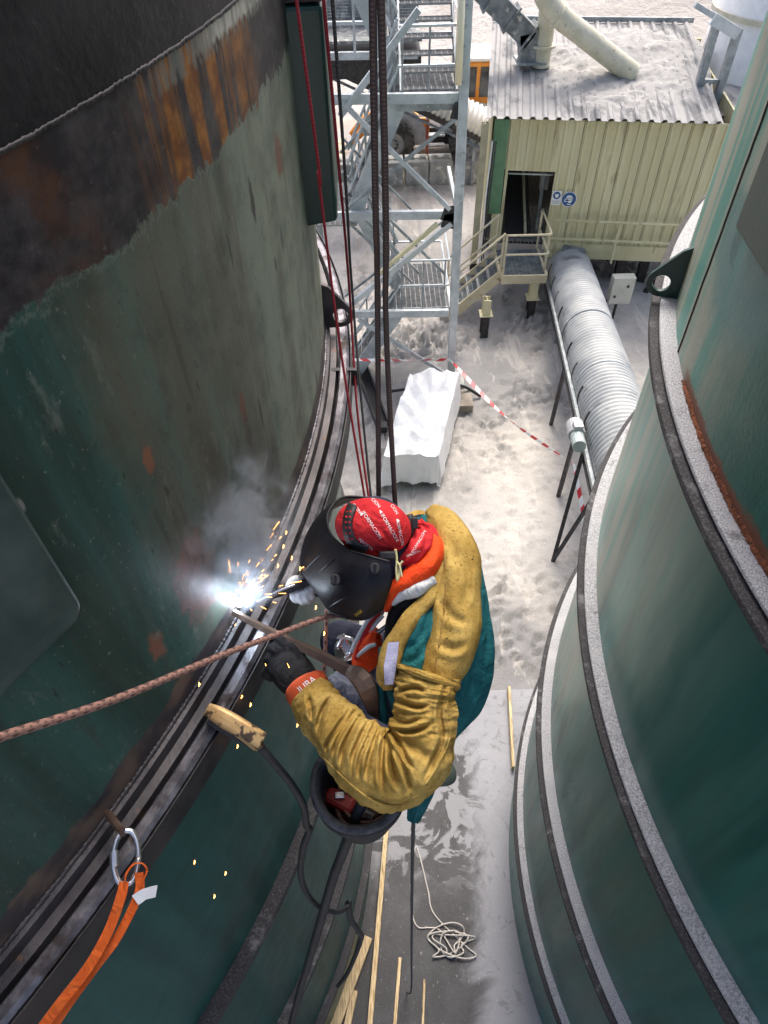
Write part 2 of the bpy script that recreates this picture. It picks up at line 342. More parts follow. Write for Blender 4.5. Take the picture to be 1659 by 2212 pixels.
struct(b.build('concrete_deck', DECK, bevel=.01))
# ------------------------------------------------------------------ silos
R = 3.6; LS = (-1.0599*3.6, .6159*3.6); RS = (1.316*3.6, .4261*3.6)
TL = math.atan2(-LS[1], -LS[0]); TR = math.atan2(-RS[1], -RS[0])
BASE = 1.55; RZ = [2.59, 4.108, 5.705]; ZL = 7.32; ZR = 7.2745
def course(name, c, th0, z0, z1, mat, parent, r=R, n=300, nz=2):
    b = MB(); vs = []; uv = []
    for i in range(n+1):
        t = -math.pi+2*math.pi*i/n
        for k in range(nz):
            z = z0+(z1-z0)*k/(nz-1); vs.append((c[0]+r*math.cos(th0+t), c[1]+r*math.sin(th0+t), z)); uv.append((t*R, z))
    b.add(vs, [(i*nz+k, i*nz+nz+k, i*nz+nz+k+1, i*nz+k+1) for i in range(n) for k in range(nz-1)]); b.uv = uv
    return b.build(name, mat, parent, smooth=True)
def at(c, th0, u, r, z): t = th0+u/R; return np.array([c[0]+r*math.cos(t), c[1]+r*math.sin(t), z])
def green(name, deep, mid, pale, dust, light0, light1, stripe=.5):
    n = NT(name); uv = n.tc.outputs['UV']; u, v, _ = n.sep(uv)
    st = n.noise(n.vec('UV', (1, .06, 1)), 7, 6, .6); st2 = n.noise(n.vec('UV', (1, .1, 1), (3, 1, 0)), 26, 4, .6); fine = n.noise(uv, 9, 6, .6)
    c = n.mix(n.step(st, .35, .65), deep, mid); c = n.mix(n.mul(n.step(st2, .45, .75), stripe), c, pale)
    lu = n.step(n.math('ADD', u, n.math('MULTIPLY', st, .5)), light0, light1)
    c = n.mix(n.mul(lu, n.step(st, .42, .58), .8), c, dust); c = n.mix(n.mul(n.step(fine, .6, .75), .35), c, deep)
    n.b.inputs['Coat Weight'].default_value = .0
    return n, c, u, v, uv, st, fine
# left silo, upper painted course: bare ground-off steel, rust runs, old paint fields, painted-in light on the right side
n, c, u, v, uv, st, fine = green('left_wall_paint', (.018, .05, .038), (.032, .098, .078), (.07, .095, .075), (.10, .12, .09), 50, 51, .35)
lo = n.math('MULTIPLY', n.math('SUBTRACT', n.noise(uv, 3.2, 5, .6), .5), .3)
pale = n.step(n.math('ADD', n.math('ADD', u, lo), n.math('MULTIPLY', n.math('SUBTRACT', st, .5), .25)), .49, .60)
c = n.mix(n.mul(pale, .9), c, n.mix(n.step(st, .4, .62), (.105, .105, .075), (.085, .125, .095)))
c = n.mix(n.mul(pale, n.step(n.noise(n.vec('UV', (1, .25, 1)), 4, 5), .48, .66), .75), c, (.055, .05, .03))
c = n.mix(n.mul(n.step(n.math('ADD', u, lo), .55, 1.5), n.step(n.math('ADD', n.math('MULTIPLY', fine, .5), n.math('MULTIPLY', st, .5)), .36, .6), .75), c, (.27, .30, .225))  # right side painted paler for the light that falls there
c = n.mix(n.mul(n.step(n.noise(uv, 26, 4, .6), .62, .70), .35), c, (.02, .03, .025))
for (cu, cv, ru, rv, col, a) in ((.61, 7.71, .075, .13, (.26, .095, .075), .6), (.965, 7.935, .014, .05, (.16, .05, .025), .7), (.965, 7.83, .014, .09, (.05, .04, .03), .7), (.43, 7.685, .022, .045, (.22, .085, .045), .8),  # first blob: pink light around the weld, painted on the wall
                                 (1.225, 8.32, .012, .05, (.02, .018, .016), .9), (.60, 8.10, .014, .03, (.26, .10, .05), .8), (1.07, 7.65, .05, .07, (.03, .025, .022), .6), (1.48, 8.32, .03, .05, (.18, .06, .03), .8)):
    c = n.mix(n.mul(n.blob(u, v, cu, cv, ru, rv, .35, n.math('MULTIPLY', n.math('SUBTRACT', n.noise(uv, 30, 4), .5), 1.6)), a), c, col)
for _ in range(26):                                    # scratches and knocked-off paint
    cu, cv = RNG.uniform(.1, 2.0), RNG.uniform(7.5, 8.42); c = n.mix(n.mul(n.blob(u, v, cu, cv, RNG.uniform(.003, .008), RNG.uniform(.01, .05), .5, lo), .8), c, random.choice([(.02, .02, .018), (.3, .31, .28), (.03, .03, .027), (.10, .05, .03)]))
c = n.mix(n.mul(n.step(n.noise(n.vec('UV', (1, .5, 1), (4, 4, 0)), 11, 8, .7), .5, .68), .45), c, (.03, .036, .028)); c = n.mix(n.mul(n.step(n.noise(n.vec('UV', (1, .3, 1), (7, 1, 0)), 17, 6, .7), .58, .72), .5), c, (.20, .215, .175)); c = n.mix(n.mul(n.step(n.noise(n.vec('UV', (1, .07, 1), (2, 8, 0)), 30, 4, .6), .58, .68), .4), c, (.045, .04, .028))
c = n.mix(n.mul(n.step(n.noise(n.vec('UV', (1, .6, 1), (3, 3, 0)), 75, 5, .75), .62, .66), .5), c, (.26, .27, .23)); c = n.mix(n.mul(n.step(n.noise(n.vec('UV', (1, .35, 1), (6, 3, 0)), 55, 5, .7), .63, .67), .7), c, (.018, .02, .016))
edge = n.math('ADD', 8.475, n.math('ADD', n.math('MULTIPLY', n.math('SUBTRACT', n.noise(uv, 4.5, 3, .5), .5), .12), n.math('MULTIPLY', n.math('SUBTRACT', n.noise(uv, 40, 4, .6), .5), .05)))
dv = n.math('SUBTRACT', v, edge); bare = n.step(dv, -.004, .004)
bs = n.mix(n.step(n.noise(uv, 12, 6, .65), .38, .66), (.03, .026, .028), (.085, .075, .073))
rst = n.noise(n.vec('UV', (1, .05, 1), (1.7, 0, 0)), 21, 5, .6)
rf = n.mul(n.band(n.math('ADD', u, n.math('MULTIPLY', rst, .1)), .90, 1.42, .06), n.step(rst, .4, .6))
bs = n.mix(n.mul(rf, .85), bs, n.mix(n.step(n.noise(uv, 22, 5), .4, .65), (.22, .075, .013), (.42, .17, .025)))
bs = n.mix(n.mul(n.band(u, .52, .66, .05), n.step(n.noise(uv, 8, 5), .42, .66), .75), bs, (.14, .055, .022))
bs = n.mix(n.mul(n.step(n.noise(uv, 60, 4, .7), .64, .7), .6), bs, (.16, .15, .15))
bs = n.mix(n.mul(n.band(n.math('ADD', v, n.math('MULTIPLY', n.noise(n.vec('UV', (3, .6, 1)), 16, 4), .05)), 8.665, 8.72, .006), n.step(u, 1.02, 1.2)), bs, (.50, .49, .42))
bs = n.mix(n.mul(n.band(v, 8.625, 8.69, .006), n.step(n.noise(n.vec('UV', (4, .6, 1)), 18, 4), .45, .55), n.step(u, .8, 1.0), .7), bs, (.20, .21, .18))
c = n.mix(bare, c, bs)
lip = n.mul(n.band(dv, -.012, .001, .004), n.step(n.noise(uv, 85, 4, .7), .44, .58)); c = n.mix(n.mul(lip, .6), c, (.12, .16, .125))
e2 = n.math('ADD', 7.50, n.math('MULTIPLY', n.math('SUBTRACT', n.noise(uv, 5, 5, .6), .5), .16)); b2 = n.step(n.math('SUBTRACT', v, e2), .006, -.006)
c = n.mix(b2, c, n.mix(n.step(n.noise(uv, 10, 5), .4, .65), (.04, .034, .036), (.12, .085, .065)))
hb = n.math('ADD', n.math('MULTIPLY', n.math('SUBTRACT', 1, bare), .5), n.math('ADD', n.math('MULTIPLY', lip, .6), n.math('MULTIPLY', n.noise(uv, 70, 5, .65), .35)))
hb = n.math('ADD', hb, n.math('MULTIPLY', n.noise(n.vec('UV', (1, .45, 1)), 9, 5), .6))
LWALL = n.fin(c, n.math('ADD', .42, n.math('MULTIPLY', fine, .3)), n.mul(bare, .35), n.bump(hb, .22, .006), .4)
n = NT('blackened_steel'); uv = n.tc.outputs['UV']; c = n.mix(n.step(n.noise(uv, 6, 6, .65), .35, .7), (.012, .011, .012), (.035, .031, .032))
c = n.mix(n.mul(n.step(n.noise(uv, 70, 4), .66, .72), .5), c, (.12, .11, .11))
LTOP = n.fin(c, .55, .3, n.bump(n.noise(uv, 50, 5), .3, .006))
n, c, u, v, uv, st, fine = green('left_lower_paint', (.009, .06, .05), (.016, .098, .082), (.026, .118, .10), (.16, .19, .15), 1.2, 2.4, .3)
c = n.mix(n.mul(n.step(n.noise(uv, 1.3, 5), .55, .7), .6), c, (.02, .03, .026))
hz = n.step(n.noise(n.vec('UV', (.4, 3, 1)), 3, 4), .6, .66); c = n.mix(n.mul(hz, .35), c, (.018, .03, .028))
LLOW = n.fin(c, n.math('ADD', .24, n.math('MULTIPLY', fine, .3)), 0, n.bump(n.noise(uv, 60, 4), .12, .004), .5)
n, c, u, v, uv, st, fine = green('right_wall_paint', (.014, .085, .064), (.022, .13, .10), (.05, .18, .14), (.25, .235, .185), 50, 51, .3)
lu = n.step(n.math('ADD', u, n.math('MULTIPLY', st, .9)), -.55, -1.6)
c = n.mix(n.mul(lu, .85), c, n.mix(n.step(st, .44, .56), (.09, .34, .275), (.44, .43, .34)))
wob = n.math('MULTIPLY', n.math('SUBTRACT', n.noise(uv, 4, 4), .5), 1.2)
c = n.mix(n.mul(n.blob(u, v, -1.62, 7.85, .30, .22, .3, wob), .8), c, (.05, .19, .185))
c = n.mix(n.mul(n.step(n.noise(uv, 32, 3), .73, .76), .8), c, (.15, .05, .03))
pe = n.mul(n.step(n.math('ADD', v, n.math('MULTIPLY', n.noise(uv, 12, 5, .6), .10)), 7.435, 7.41), n.band(u, -1.75, .3, .05)); c = n.mix(pe, c, (.16, .055, .026))
RTOP = n.fin(c, n.math('ADD', .28, n.math('MULTIPLY', fine, .25)), 0, n.bump(n.math('ADD', n.noise(uv, 55, 5), n.mul(pe, n.noise(uv, 120, 3), 2)), .3, .006), .5)
n, c, u, v, uv, st, fine = green('right_lower_paint', (.010, .085, .068), (.015, .125, .102), (.04, .17, .142), (.25, .235, .185), 50, 51, .3)
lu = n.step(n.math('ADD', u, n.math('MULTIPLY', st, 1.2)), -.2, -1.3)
lw = n.step(n.noise(n.vec('UV', (1, .05, 1), (5, 2, 0)), 3.0, 5, .6), .38, .66)
c = n.mix(n.mul(lw, .5), c, (.09, .20, .165))
c = n.mix(n.mul(lu, n.step(v, 3.4, 5.6), .85), c, n.mix(n.step(st, .40, .60), (.10, .32, .265), (.40, .41, .335)))  # light on the upper left side painted in as a pale band, with dust streaks
c = n.mix(n.mul(n.step(n.noise(n.vec('UV', (1, .12, 1), (9, 2, 0)), 3.5, 4), .52, .75), .5), c, (.03, .045, .034))
wet = n.mul(n.step(n.noise(n.vec('UV', (1, .22, 1), (2, 5, 0)), 10, 5, .6, 1.2), .53, .57), n.step(v, 5.4, 4.2)); c = n.mix(n.mul(wet, .5), c, (.025, .05, .05))
RLOW = n.fin(c, n.math('ADD', .20, n.math('MULTIPLY', st, .28)), 0, n.bump(n.noise(uv, 60, 4), .08, .003, n.bump(n.noise(n.vec('UV', (1, .3, 1)), 2.2, 3), .25, .05)), .65)
PLATEG = M('dark_green_plate', (.035, .062, .055), (.07, .10, .09), 7, .5, 0, .3, 60)
BOXG = M('green_box_paint', (.004, .028, .021), (.010, .05, .038), 4, .4, 0, .2, 60, stretch=(1, 1, .3), c3=(.03, .05, .042), s3=5, t3=(.6, .75))
PLINTH = M('plinth_concrete', (.2, .2, .2), (.32, .32, .31), 3, .85, 0, .3)
def roundrect(c, th0, u0, u1, z0, z1, rad, r, k=5):
    pts = []
    for (cu, cz, a0) in ((u1-rad, z1-rad, 0), (u0+rad, z1-rad, 90), (u0+rad, z0+rad, 180), (u1-rad, z0+rad, 270)):
        for i in range(k+1): a = math.radians(a0+90*i/k); pts.append(at(c, th0, cu+rad*math.cos(a), r, cz+rad*math.sin(a)))
    return pts
def curved_plate(c, th0, u0, u1, z0, z1, rad, r0, r1, name, mat, parent, bev=.004):
    o = roundrect(c, th0, u0, u1, z0, z1, rad, r0); o2 = roundrect(c, th0, u0, u1, z0, z1, rad, r1); n_ = len(o)
    return MB().add(o+o2, [tuple(range(n_)), tuple(range(n_, 2*n_))]+[(i, (i+1) % n_, n_+(i+1) % n_, n_+i) for i in range(n_)]).build(name, mat, parent, bevel=bev)
SL = thing('silo', 'dark green silo on the left with bare rusty steel above the weld ring', 'silo', (*LS, BASE))
SR = thing('silo', 'teal green silo on the right with pale dusty ring ledges', 'silo', (*RS, BASE))
# left walls
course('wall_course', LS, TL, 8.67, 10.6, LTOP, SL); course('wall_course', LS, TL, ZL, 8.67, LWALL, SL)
zz = [BASE]+RZ+[ZL]
for a, b_ in zip(zz[:-1], zz[1:]): course('wall_course', LS, TL, a, b_, LLOW, SL)
zz = [BASE]+RZ+[ZR]
for a, b_ in zip(zz[:-1], zz[1:]): course('wall_course', RS, TR, a, b_, RLOW, SR)
course('wall_course', RS, TR, ZR, 10.2, RTOP, SR)
for c_, top, s_ in ((LS, 10.6, SL), (RS, 10.2, SR)):
    MB().lathe([(R+.03, top), (0.2, top+.9), (.0, top+.9)], c_, 96).build('roof', GALVD, s_, smooth=True)  # out-of-view lid, added to keep light out of the silo
    MB().lathe([(R+.06, -.1), (R+.06, BASE), (0, BASE)], c_, 160).build('plinth', PLINTH, s_)
# ring being welded: flat shelf, groove, rolled angle
b = MB().lathe([(R-.01, ZL+.095), (R+.006, ZL+.095), (R+.018, ZL+.09), (R+.02, ZL+.055), (R+.042, ZL+.052), (R+.045, ZL+.015), (R-.01, ZL+.01)], LS, 360, closed=True); b.build('inner_ring', STEEL, SL, angle=35)
b = MB().lathe([(R+.050, ZL-.02), (R+.052, ZL+.045), (R+.060, ZL+.056), (R+.082, ZL+.058), (R+.092, ZL+.048), (R+.094, ZL+.02), (R+.097, ZL+.02), (R+.099, ZL-.045), (R+.075, ZL-.05), (R-.01, ZL-.05), (R-.01, ZL-.02)], LS, 360, closed=True); b.build('weld_ring', STEEL_WORN, SL, angle=35)
MB().lathe([(R+.093, ZL+.016), (R+.0985, ZL+.05), (R+.1015, ZL+.05), (R+.1025, ZL-.048), (R+.0975, ZL-.048)], LS, 360, closed=True).build('outer_strap', DARK, SL, angle=35)
def bead(c, th0, u0, u1, r, z, rad, name, mat, parent, step=.006, jit=.35):
    m = int((u1-u0)/step); P = []; rr = []
    for i in range(m):
        u = u0+(u1-u0)*i/(m-1); P.append(at(c, th0, u, r, z+rad*.4*fbm(u*30, 0, 1, 2))); rr.append(rad*(1+jit*math.sin(i*1.9)+jit*.8*RNG.uniform(-1, 1)))
    return MB().tube(P, rr, 7).build(name, mat, parent, smooth=True)
bead(LS, TL, -1.6, .70, R+.003, ZL+.098, .0062, 'weld_bead', STEEL, SL, .004, .18)
bead(LS, TL, .76, 2.4, R+.003, ZL+.097, .005, 'weld_bead', STEEL_WORN, SL)
bead(LS, TL, -1.5, 2.4, R-.001, 8.672, .004, 'seam_bead', DARK, SL, .004, .2)
for z in RZ:
    MB().lathe([(R-.01, z+.035), (R+.058, z+.035), (R+.060, z+.032), (R+.060, z-.02), (R+.052, z-.02), (R+.050, z+.018), (R-.01, z+.018)], LS, 300, closed=True).build('stiffener_ring', DIRTRING, SL, angle=35)
# rings of the right silo: dusty top flange and a darker second flange under it
for z in RZ+[ZR]:
    k = 1.0 if z > 3 else .8
    MB().lathe([(R-.01, z+.042), (R+.066*k, z+.042), (R+.068*k, z+.039), (R+.068*k, z+.028), (R-.01, z+.028)], RS, 360, closed=True).build('ring_flange', DUSTRING, SR, angle=35)
    MB().lathe([(R-.01, z+.010), (R+.100*k, z+.010), (R+.102*k, z+.007), (R+.102*k, z-.016), (R+.096*k, z-.016), (R+.094*k, z-.004), (R-.01, z-.004)], RS, 360, closed=True).build('lower_flange', DIRTRING, SR, angle=35)
    MB().lathe([(R-.01, z+.028), (R+.060*k, z+.028), (R+.060*k, z+.010), (R-.01, z+.010)], RS, 300, closed=True).build('ring_web', DARK, SR, angle=35)
# plates, boxes, seams
curved_plate(LS, TL, -.34, .325, 7.985, 8.62, .035, R-.02, R+.022, 'repair_plate', PLATEG, SL, .007)
def boxsec(c, th0, u0, u1, z0, z1, dp, ch, name, mat, parent):   # vertical box cover with a chamfered foot
    b = MB(); A = lambda u, r, z: at(c, th0, u, r, z)
    s_ = [(u0, R-.02), (u0+.012, R+dp), (u1-.012, R+dp), (u1, R-.02)]
    lo = [A(u0, R-.02, z0), A(u0+.012, R+dp, z0+ch), A(u1-.012, R+dp, z0+ch), A(u1, R-.02, z0)]; hi = [A(u, r, z1) for u, r in s_]
    b.add(lo+hi, [(0, 1, 2, 3), (4, 5, 6, 7), (0, 1, 5, 4), (1, 2, 6, 5), (2, 3, 7, 6), (3, 0, 4, 7)]); return b.build(name, mat, parent, bevel=.012)
boxsec(LS, TL, 1.80, 2.18, 7.98, 8.56, .095, .015, 'box_cover', BOXG, SL)
boxsec(LS, TL, 1.80, 2.18, 8.563, 10.4, .097, .0, 'box_cover_upper', STEEL, SL)
curved_plate(RS, TR, -1.78, -1.1, 7.82, 8.6, .06, R-.02, R+.004, 'repair_patch', M('teal_patch_paint', (.03, .13, .125), (.06, .17, .16), 6, .45, 0, .2, 60, c3=(.16, .13, .10), s3=9, t3=(.6, .7)), SR, .003)
boxsec(RS, TR, -1.66, -1.15, 7.95, 9.0, .06, .03, 'box_cover', BOXG, SR)
boxsec(RS, TR, -2.62, -2.32, 8.42, 10.0, .10, .02, 'box_cover', BOXG, SR)
b = MB(); P = [at(RS, TR, -1.935+.006*fbm(z*9, 0, 1, 3), R+.001, z) for z in np.linspace(ZR+.043, 9.2, 90)]; b.tube(P, .0045, 6); b.build('plate_seam', DARK, SR)
b = MB(); us = np.linspace(-1.74, .3, 500); vs = []
for u in us:
    k = min(1, (u+1.74)/.15); h_ = (.018+.018*fbm(u*7, 0, 1, 4)+.009*fbm(u*45, 0, 1, 3))*k; t1 = .004+.004*abs(fbm(u*60, 3, 1, 3)); zb = ZR+.042
    vs += [at(RS, TR, u, R-.002, zb+max(.006, h_)), at(RS, TR, u, R+t1, zb+max(.004, h_*.8)), at(RS, TR, u, R+t1+.006+.006*fbm(u*30, 8, 1, 3), zb+.003)]
b.add(vs, [(3*i+k, 3*i+3+k, 3*i+4+k, 3*i+1+k) for i in range(499) for k in (0, 1)]); b.build('rust_edge', RUST, SR)
MARK = M('scratched_dust', (.26, .26, .265), (.40, .40, .41), 60, .9, 0, .6, 120)
for s_, x, y, an in (('B', 1471, 888, 62), ('n', 1524, 1050, 58)):
    tv, tf = text_mesh(s_, 34); ca, sa = math.cos(math.radians(an)), math.sin(math.radians(an)); MB().add([Zp(x+a*ca+b_*sa, y+a*sa-b_*ca, ZR+.0432) for a, b_ in tv], tf).build('dust_lettering', MARK, SR)
# lifting lugs: radial plates with an eye
def lug(c, th0, u, zb, w, h, hr, name, mat, parent, th=.022, slope=True, hz=None, r0=R):
    t = th0+u/R; er = np.array([math.cos(t), math.sin(t), 0]); et = np.array([-math.sin(t), math.cos(t), 0]); o = np.array([c[0], c[1], 0])+er*r0
    rr = h*.5 if slope else .02; hc = (w-rr, rr) if slope else (w*.55, h*.5); out = []
    if slope:
        out = [(-.01, 0), (w-rr, 0)]+[(w-rr+rr*math.sin(a), rr-rr*math.cos(a)) for a in np.linspace(.3, 2.2, 8)]+[(.012, h*1.9), (-.01, h*1.9)]
    else: out = [(-.01, 0), (w, 0), (w, h), (-.01, h)]
    return MB().holed([o+er*x+UP*(zb+z)-et*th/2 for x, z in out], o+er*hc[0]+UP*(zb+hc[1])-et*th/2, hr, et*th).build(name, mat, parent, bevel=.002)
lug(LS, TL, 2.13, ZL+.085, .12, .105, .031, 'lifting_lug', STEEL, SL)
lug(LS, TL, 1.88, ZL-.02, .105, .075, .022, 'eye_bracket', DARK, SL, slope=False, r0=R+.02)
lug(RS, TR, -2.36, ZR+.041, .15, .13, .038, 'lifting_lug', BOXG, SR)
# ------------------------------------------------------------------ stair tower
TX, TY = 1.42, 11.64; LEAN = .0
TWR = thing('stair_tower', 'galvanised steel stair tower with diagonal braces and mesh treads beside the machine house', 'stair tower', (.4, 12.6, 0))
XL = -1.15; TB = 13.55
def mb1(f, name, mat, par, **k): b = MB(); f(b); return b.build(name, mat, par, **k)
mb1(lambda b: b.bar((TX+.06, TY, .06), (TX-.10, TY, 8.3), .15, .15, (0, 1, 0)), 'post', GALV, TWR, bevel=.01)
mb1(lambda b: b.bar((XL, TY, 0), (XL, TY, 8.3), .15, .15, (0, 1, 0)), 'post', GALV, TWR)
mb1(lambda b: b.bar((XL, TB, 0), (XL, TB, 8.3), .12, .12, (0, 1, 0)), 'post', GALVD, TWR)
mb1(lambda b: b.box((TX+.08, TY, .02), (.5, .5, .14)), 'footing', CONCRETE, TWR, bevel=.02)
ZB = [1.70, 3.62, 5.42, 7.2]
for z in ZB:
    mb1(lambda b: b.channel((XL+.08, TY, z), (TX-.08, TY, z-.03), .08, .14, .02), 'beam', GALV, TWR)
    mb1(lambda b: b.bar((TX-.02, TY+.08, z-.01), (TX-.02, TB-.06, z-.01), .06, .10), 'side_beam', GALVD, TWR)
def yl(x, y, yy=TY): return Yp(x, y, yy)
for (p, q, w, mt) in (((740, 222), (972, 452), .07, GALV), ((992, 250), (745, 455), .05, GALVD), ((975, 482), (745, 668), .09, GALV), ((774, 690), (962, 808), .07, GALV), ((735, 250), (905, 20), .09, GALV)):
    a_ = yl(*p, TY-.03); b_ = yl(*q, TY-.03); mb1(lambda b: b.bar(a_, b_, w, w*.9, (0, 1, 0)), 'brace', mt, TWR)
for (p, q, w) in (((738, 372), (962, 592), .05), ((740, 425), (905, 590), .045), ((742, 470), (890, 610), .04), ((735, 330), (800, 262), .045), ((745, 640), (968, 470), .04), ((742, 300), (905, 470), .035)):
    a_ = yl(*p, 12.35); b_ = yl(*q, 12.35); mb1(lambda b: b.bar(a_, b_, w, w, (0, 1, 0)), 'stair_rail', GALVD, TWR)
for (x, y) in ((972, 462), (995, 240), (972, 478)):
    c_ = yl(x, y, TY-.055); mb1(lambda b: b.plate([c_+np.array(q) for q in ((-.16, 0, -.1), (.08, 0, -.14), (.08, 0, .14), (-.1, 0, .12))], (0, .012, 0)), 'gusset', DARK, TWR)
# flights: (start, end) of the walking line, at depth y0..y1
def flight(p, q, y0, y1, nt, rail=True):
    p = np.array(p); q = np.array(q); t = nrm(q-p)
    for yy in (y0, y1): mb1(lambda b: b.bar((p[0], yy, p[1]), (q[0], yy, q[1]), .03, .26, (0, 0, 1)), 'stringer', GALV if yy == y0 else GALVD, TWR)
    for i in range(nt):
        c_ = p+(q-p)*(i+.5)/nt; mb1(lambda b: grating(b, (c_[0], (y0+y1)/2, c_[1]+.04), .26, y1-y0-.05, .035), 'tread', GRATE, TWR)
    if rail:
        for yy in (y0, y1):
            for hh in (.95, .5): mb1(lambda b: b.cyl((p[0], yy, p[1]+hh), (q[0], yy, q[1]+hh), .022, 8), 'handrail', GALV, TWR)
            for i in range(4): c_ = p+(q-p)*(i+.3)/3.6; mb1(lambda b: b.cyl((c_[0], yy, c_[1]), (c_[0], yy, c_[1]+.95), .016, 6), 'rail_post', GALVD, TWR)
def grating(b, c, w, d, pitch, th=.03):
    n_ = max(2, int(d/pitch))
    for i in range(n_+1): b.box((c[0], c[1]-d/2+d*i/n_, c[2]), (w, .006, th))
    for i in range(max(2, int(w/.09))+1): b.box((c[0]-w/2+w*i/max(2, int(w/.09)), c[1], c[2]), (.008, d, th*.9))
    b.box((c[0]-w/2, c[1], c[2]-.004), (.012, d, th*1.5)); b.box((c[0]+w/2, c[1], c[2]-.004), (.012, d, th*1.5))
def landing(x0, x1, z, y0=TY+.1, y1=TB-.1):
    mb1(lambda b: grating(b, ((x0+x1)/2, (y0+y1)/2, z), x1-x0, y1-y0, .04), 'landing', GRATE, TWR)
landing(.35, TX-.1, 1.70); landing(-1.1, -.35, 3.4); landing(.35, TX-.1, 5.30); landing(-1.1, -.35, 7.0)
flight((-.35, 3.4), (.4, 1.75), 12.5, 13.3, 7); flight((.4, 5.3), (-.45, 3.45), TY+.15, 12.4, 7); flight((-.35, 7.0), (.4, 5.35), 12.5, 13.3, 7); flight((.4, 1.65), (-.6, .05), TY+.15, 12.4, 7)
for z in (1.70, 5.30):
    for hh in (.5, 1.0):
        mb1(lambda b: b.tube(crom([(.4, TY+.1, z+hh), (.8, TY+.1, z+hh), (TX-.1, TY+.1, z+hh)], 6), .022, 8), 'guard_rail', GALV, TWR)
        mb1(lambda b: b.cyl((TX-.1, TY+.1, z+hh), (TX-.1, TB-.1, z+hh), .022, 8), 'guard_rail', GALV, TWR)
        mb1(lambda b: b.cyl((.3, TB-.1, z+hh), (TX-.1, TB-.1, z+hh), .022, 8), 'guard_rail', GALV, TWR)
    for x in (.45, .85, 1.25): mb1(lambda b: b.cyl((x, TY+.1, z), (x, TY+.1, z+1), .016, 6), 'rail_post', GALVD, TWR)
    mb1(lambda b: b.box((.85, TY+.06, z-.02), (1.0, .02, .16)), 'toe_board', GALVD, TWR)
for i in range(7): mb1(lambda b: grating(b, (.86, TY+.3+i*.25, 5.45+i*.165), .82, .23, .03), 'tread', GRATE, TWR)
for x in (.43, 1.29): mb1(lambda b: b.bar((x, TY+.2, 5.38), (x, TY+2.0, 6.55), .03, .2), 'stringer', GALVD, TWR)
mb1(lambda b: grating(b, (.86, TY+2.5, 6.55), .9, .9, .035), 'landing', GRATE, TWR)
a_ = yl(820, 590, TY-.12); b_ = yl(945, 483, TY-.12)
mb1(lambda b: b.bar(a_, b_, .06, .09, (0, 1, 0)), 'cable_tray', CREAM, TWR, bevel=.008)
tl = thing('tube_light', 'long cream fluorescent tube light fixed upright on the stair tower post', 'light fitting', yl(992, 180, TY-.15))
a_ = yl(990, 182, TY-.12); b_ = yl(998, -30, TY-.12)
mb1(lambda b: b.cyl(a_, b_, .055, 12), 'diffuser', M('cream_diffuser', (.72, .66, .46), (.76, .7, .5), 3, .35, 0, 0), tl, smooth=True)
for z in np.linspace(a_[2], b_[2], 6): mb1(lambda b: b.box((a_[0]+.05, a_[1]+.02, z), (.06, .08, .02)), 'clip', MACHGREY, tl)
# conveyor gantry behind the tower, top left
GT = thing('conveyor_gantry', 'grey steel conveyor gantry with mesh guards behind the stair tower', 'gantry', (-1, 19, 0))
for z in (4.1, 4.75, 5.35):
    mb1(lambda b: b.channel((-4, 19, z), (1.1, 19, z-.05), .1, .16 if z < 4.5 else .07, .02), 'beam', GALV, GT)
mb1(lambda b: b.box((-1.4, 20, 4.3), (5.2, 1.7, .05)), 'deck', DUSTPAINT, GT)
mb1(lambda b: b.box((-1.4, 20.0, 3.75), (5.2, 1.5, .5)), 'belt_trough', DARK, GT)
for x in np.arange(-3.6, 1.2, .8): mb1(lambda b: b.bar((x, 19, 4.1), (x, 19, 6.2), .06, .06), 'upright', GALV, GT)
def meshpanel(b, x0, x1, y, z0, z1, st):
    for x in np.arange(x0, x1, st): b.box((x, y, (z0+z1)/2), (.008, .008, z1-z0))
    for z in np.arange(z0, z1, st): b.box(((x0+x1)/2, y, z), (x1-x0, .008, .008))
for x in (-3.6, -2.0, -.4): mb1(lambda b: meshpanel(b, x, x+1.5, 18.97, 4.85, 6.2, .06), 'mesh_guard', GALVD, GT)
for x in (-3, -1.6): mb1(lambda b: b.ibeam((x, 20, 0), (x, 20, 4), .2, .2, .02, (0, 1, 0)), 'support_leg', GALVD, GT)
mb1(lambda b: b.box((-1.4, 20.9, 5.2), (5.2, .04, 1.8)), 'back_sheet', DUSTPAINT, GT)
# ------------------------------------------------------------------ corrugated conveyor in front of the loader
def corr_tube(p, q, r, pitch, amp, a0=0, a1=2*math.pi, n=26, name='cover', mat=None, par=None, k=4):
    p = np.array(p, float); q = np.array(q, float); Ln = np.linalg.norm(q-p); t, s_, u_ = frame(q-p); m = int(Ln/pitch*k); b = MB()
    def fn(i, j):
        rr = r+amp*math.sin(i*Ln/pitch*2*math.pi); an = a0+(a1-a0)*j; return p+t*i*Ln+rr*(s_*math.cos(an)+u_*math.sin(an))
    return b.grid(fn, m, n).build(name, mat, par, smooth=True, solid=.006)
CORR = M('dusty_corrugated_sheet', (.42, .42, .40), (.56, .55, .52), 3, .6, .2, .1, c3=(.62, .6, .56), s3=2, t3=(.45, .6))
CV = thing('belt_conveyor', 'sloping belt conveyor under a corrugated half round cover in front of the loader', 'conveyor', (1.2, 21.8, 0))
p0, p1 = np.array([-2.2, 21.9, 3.75]), np.array([3.5, 21.7, 1.25])
corr_tube(p0, p1, .56, .15, .035, -.1, math.pi+.1, 22, 'corrugated_cover', CORR, CV)
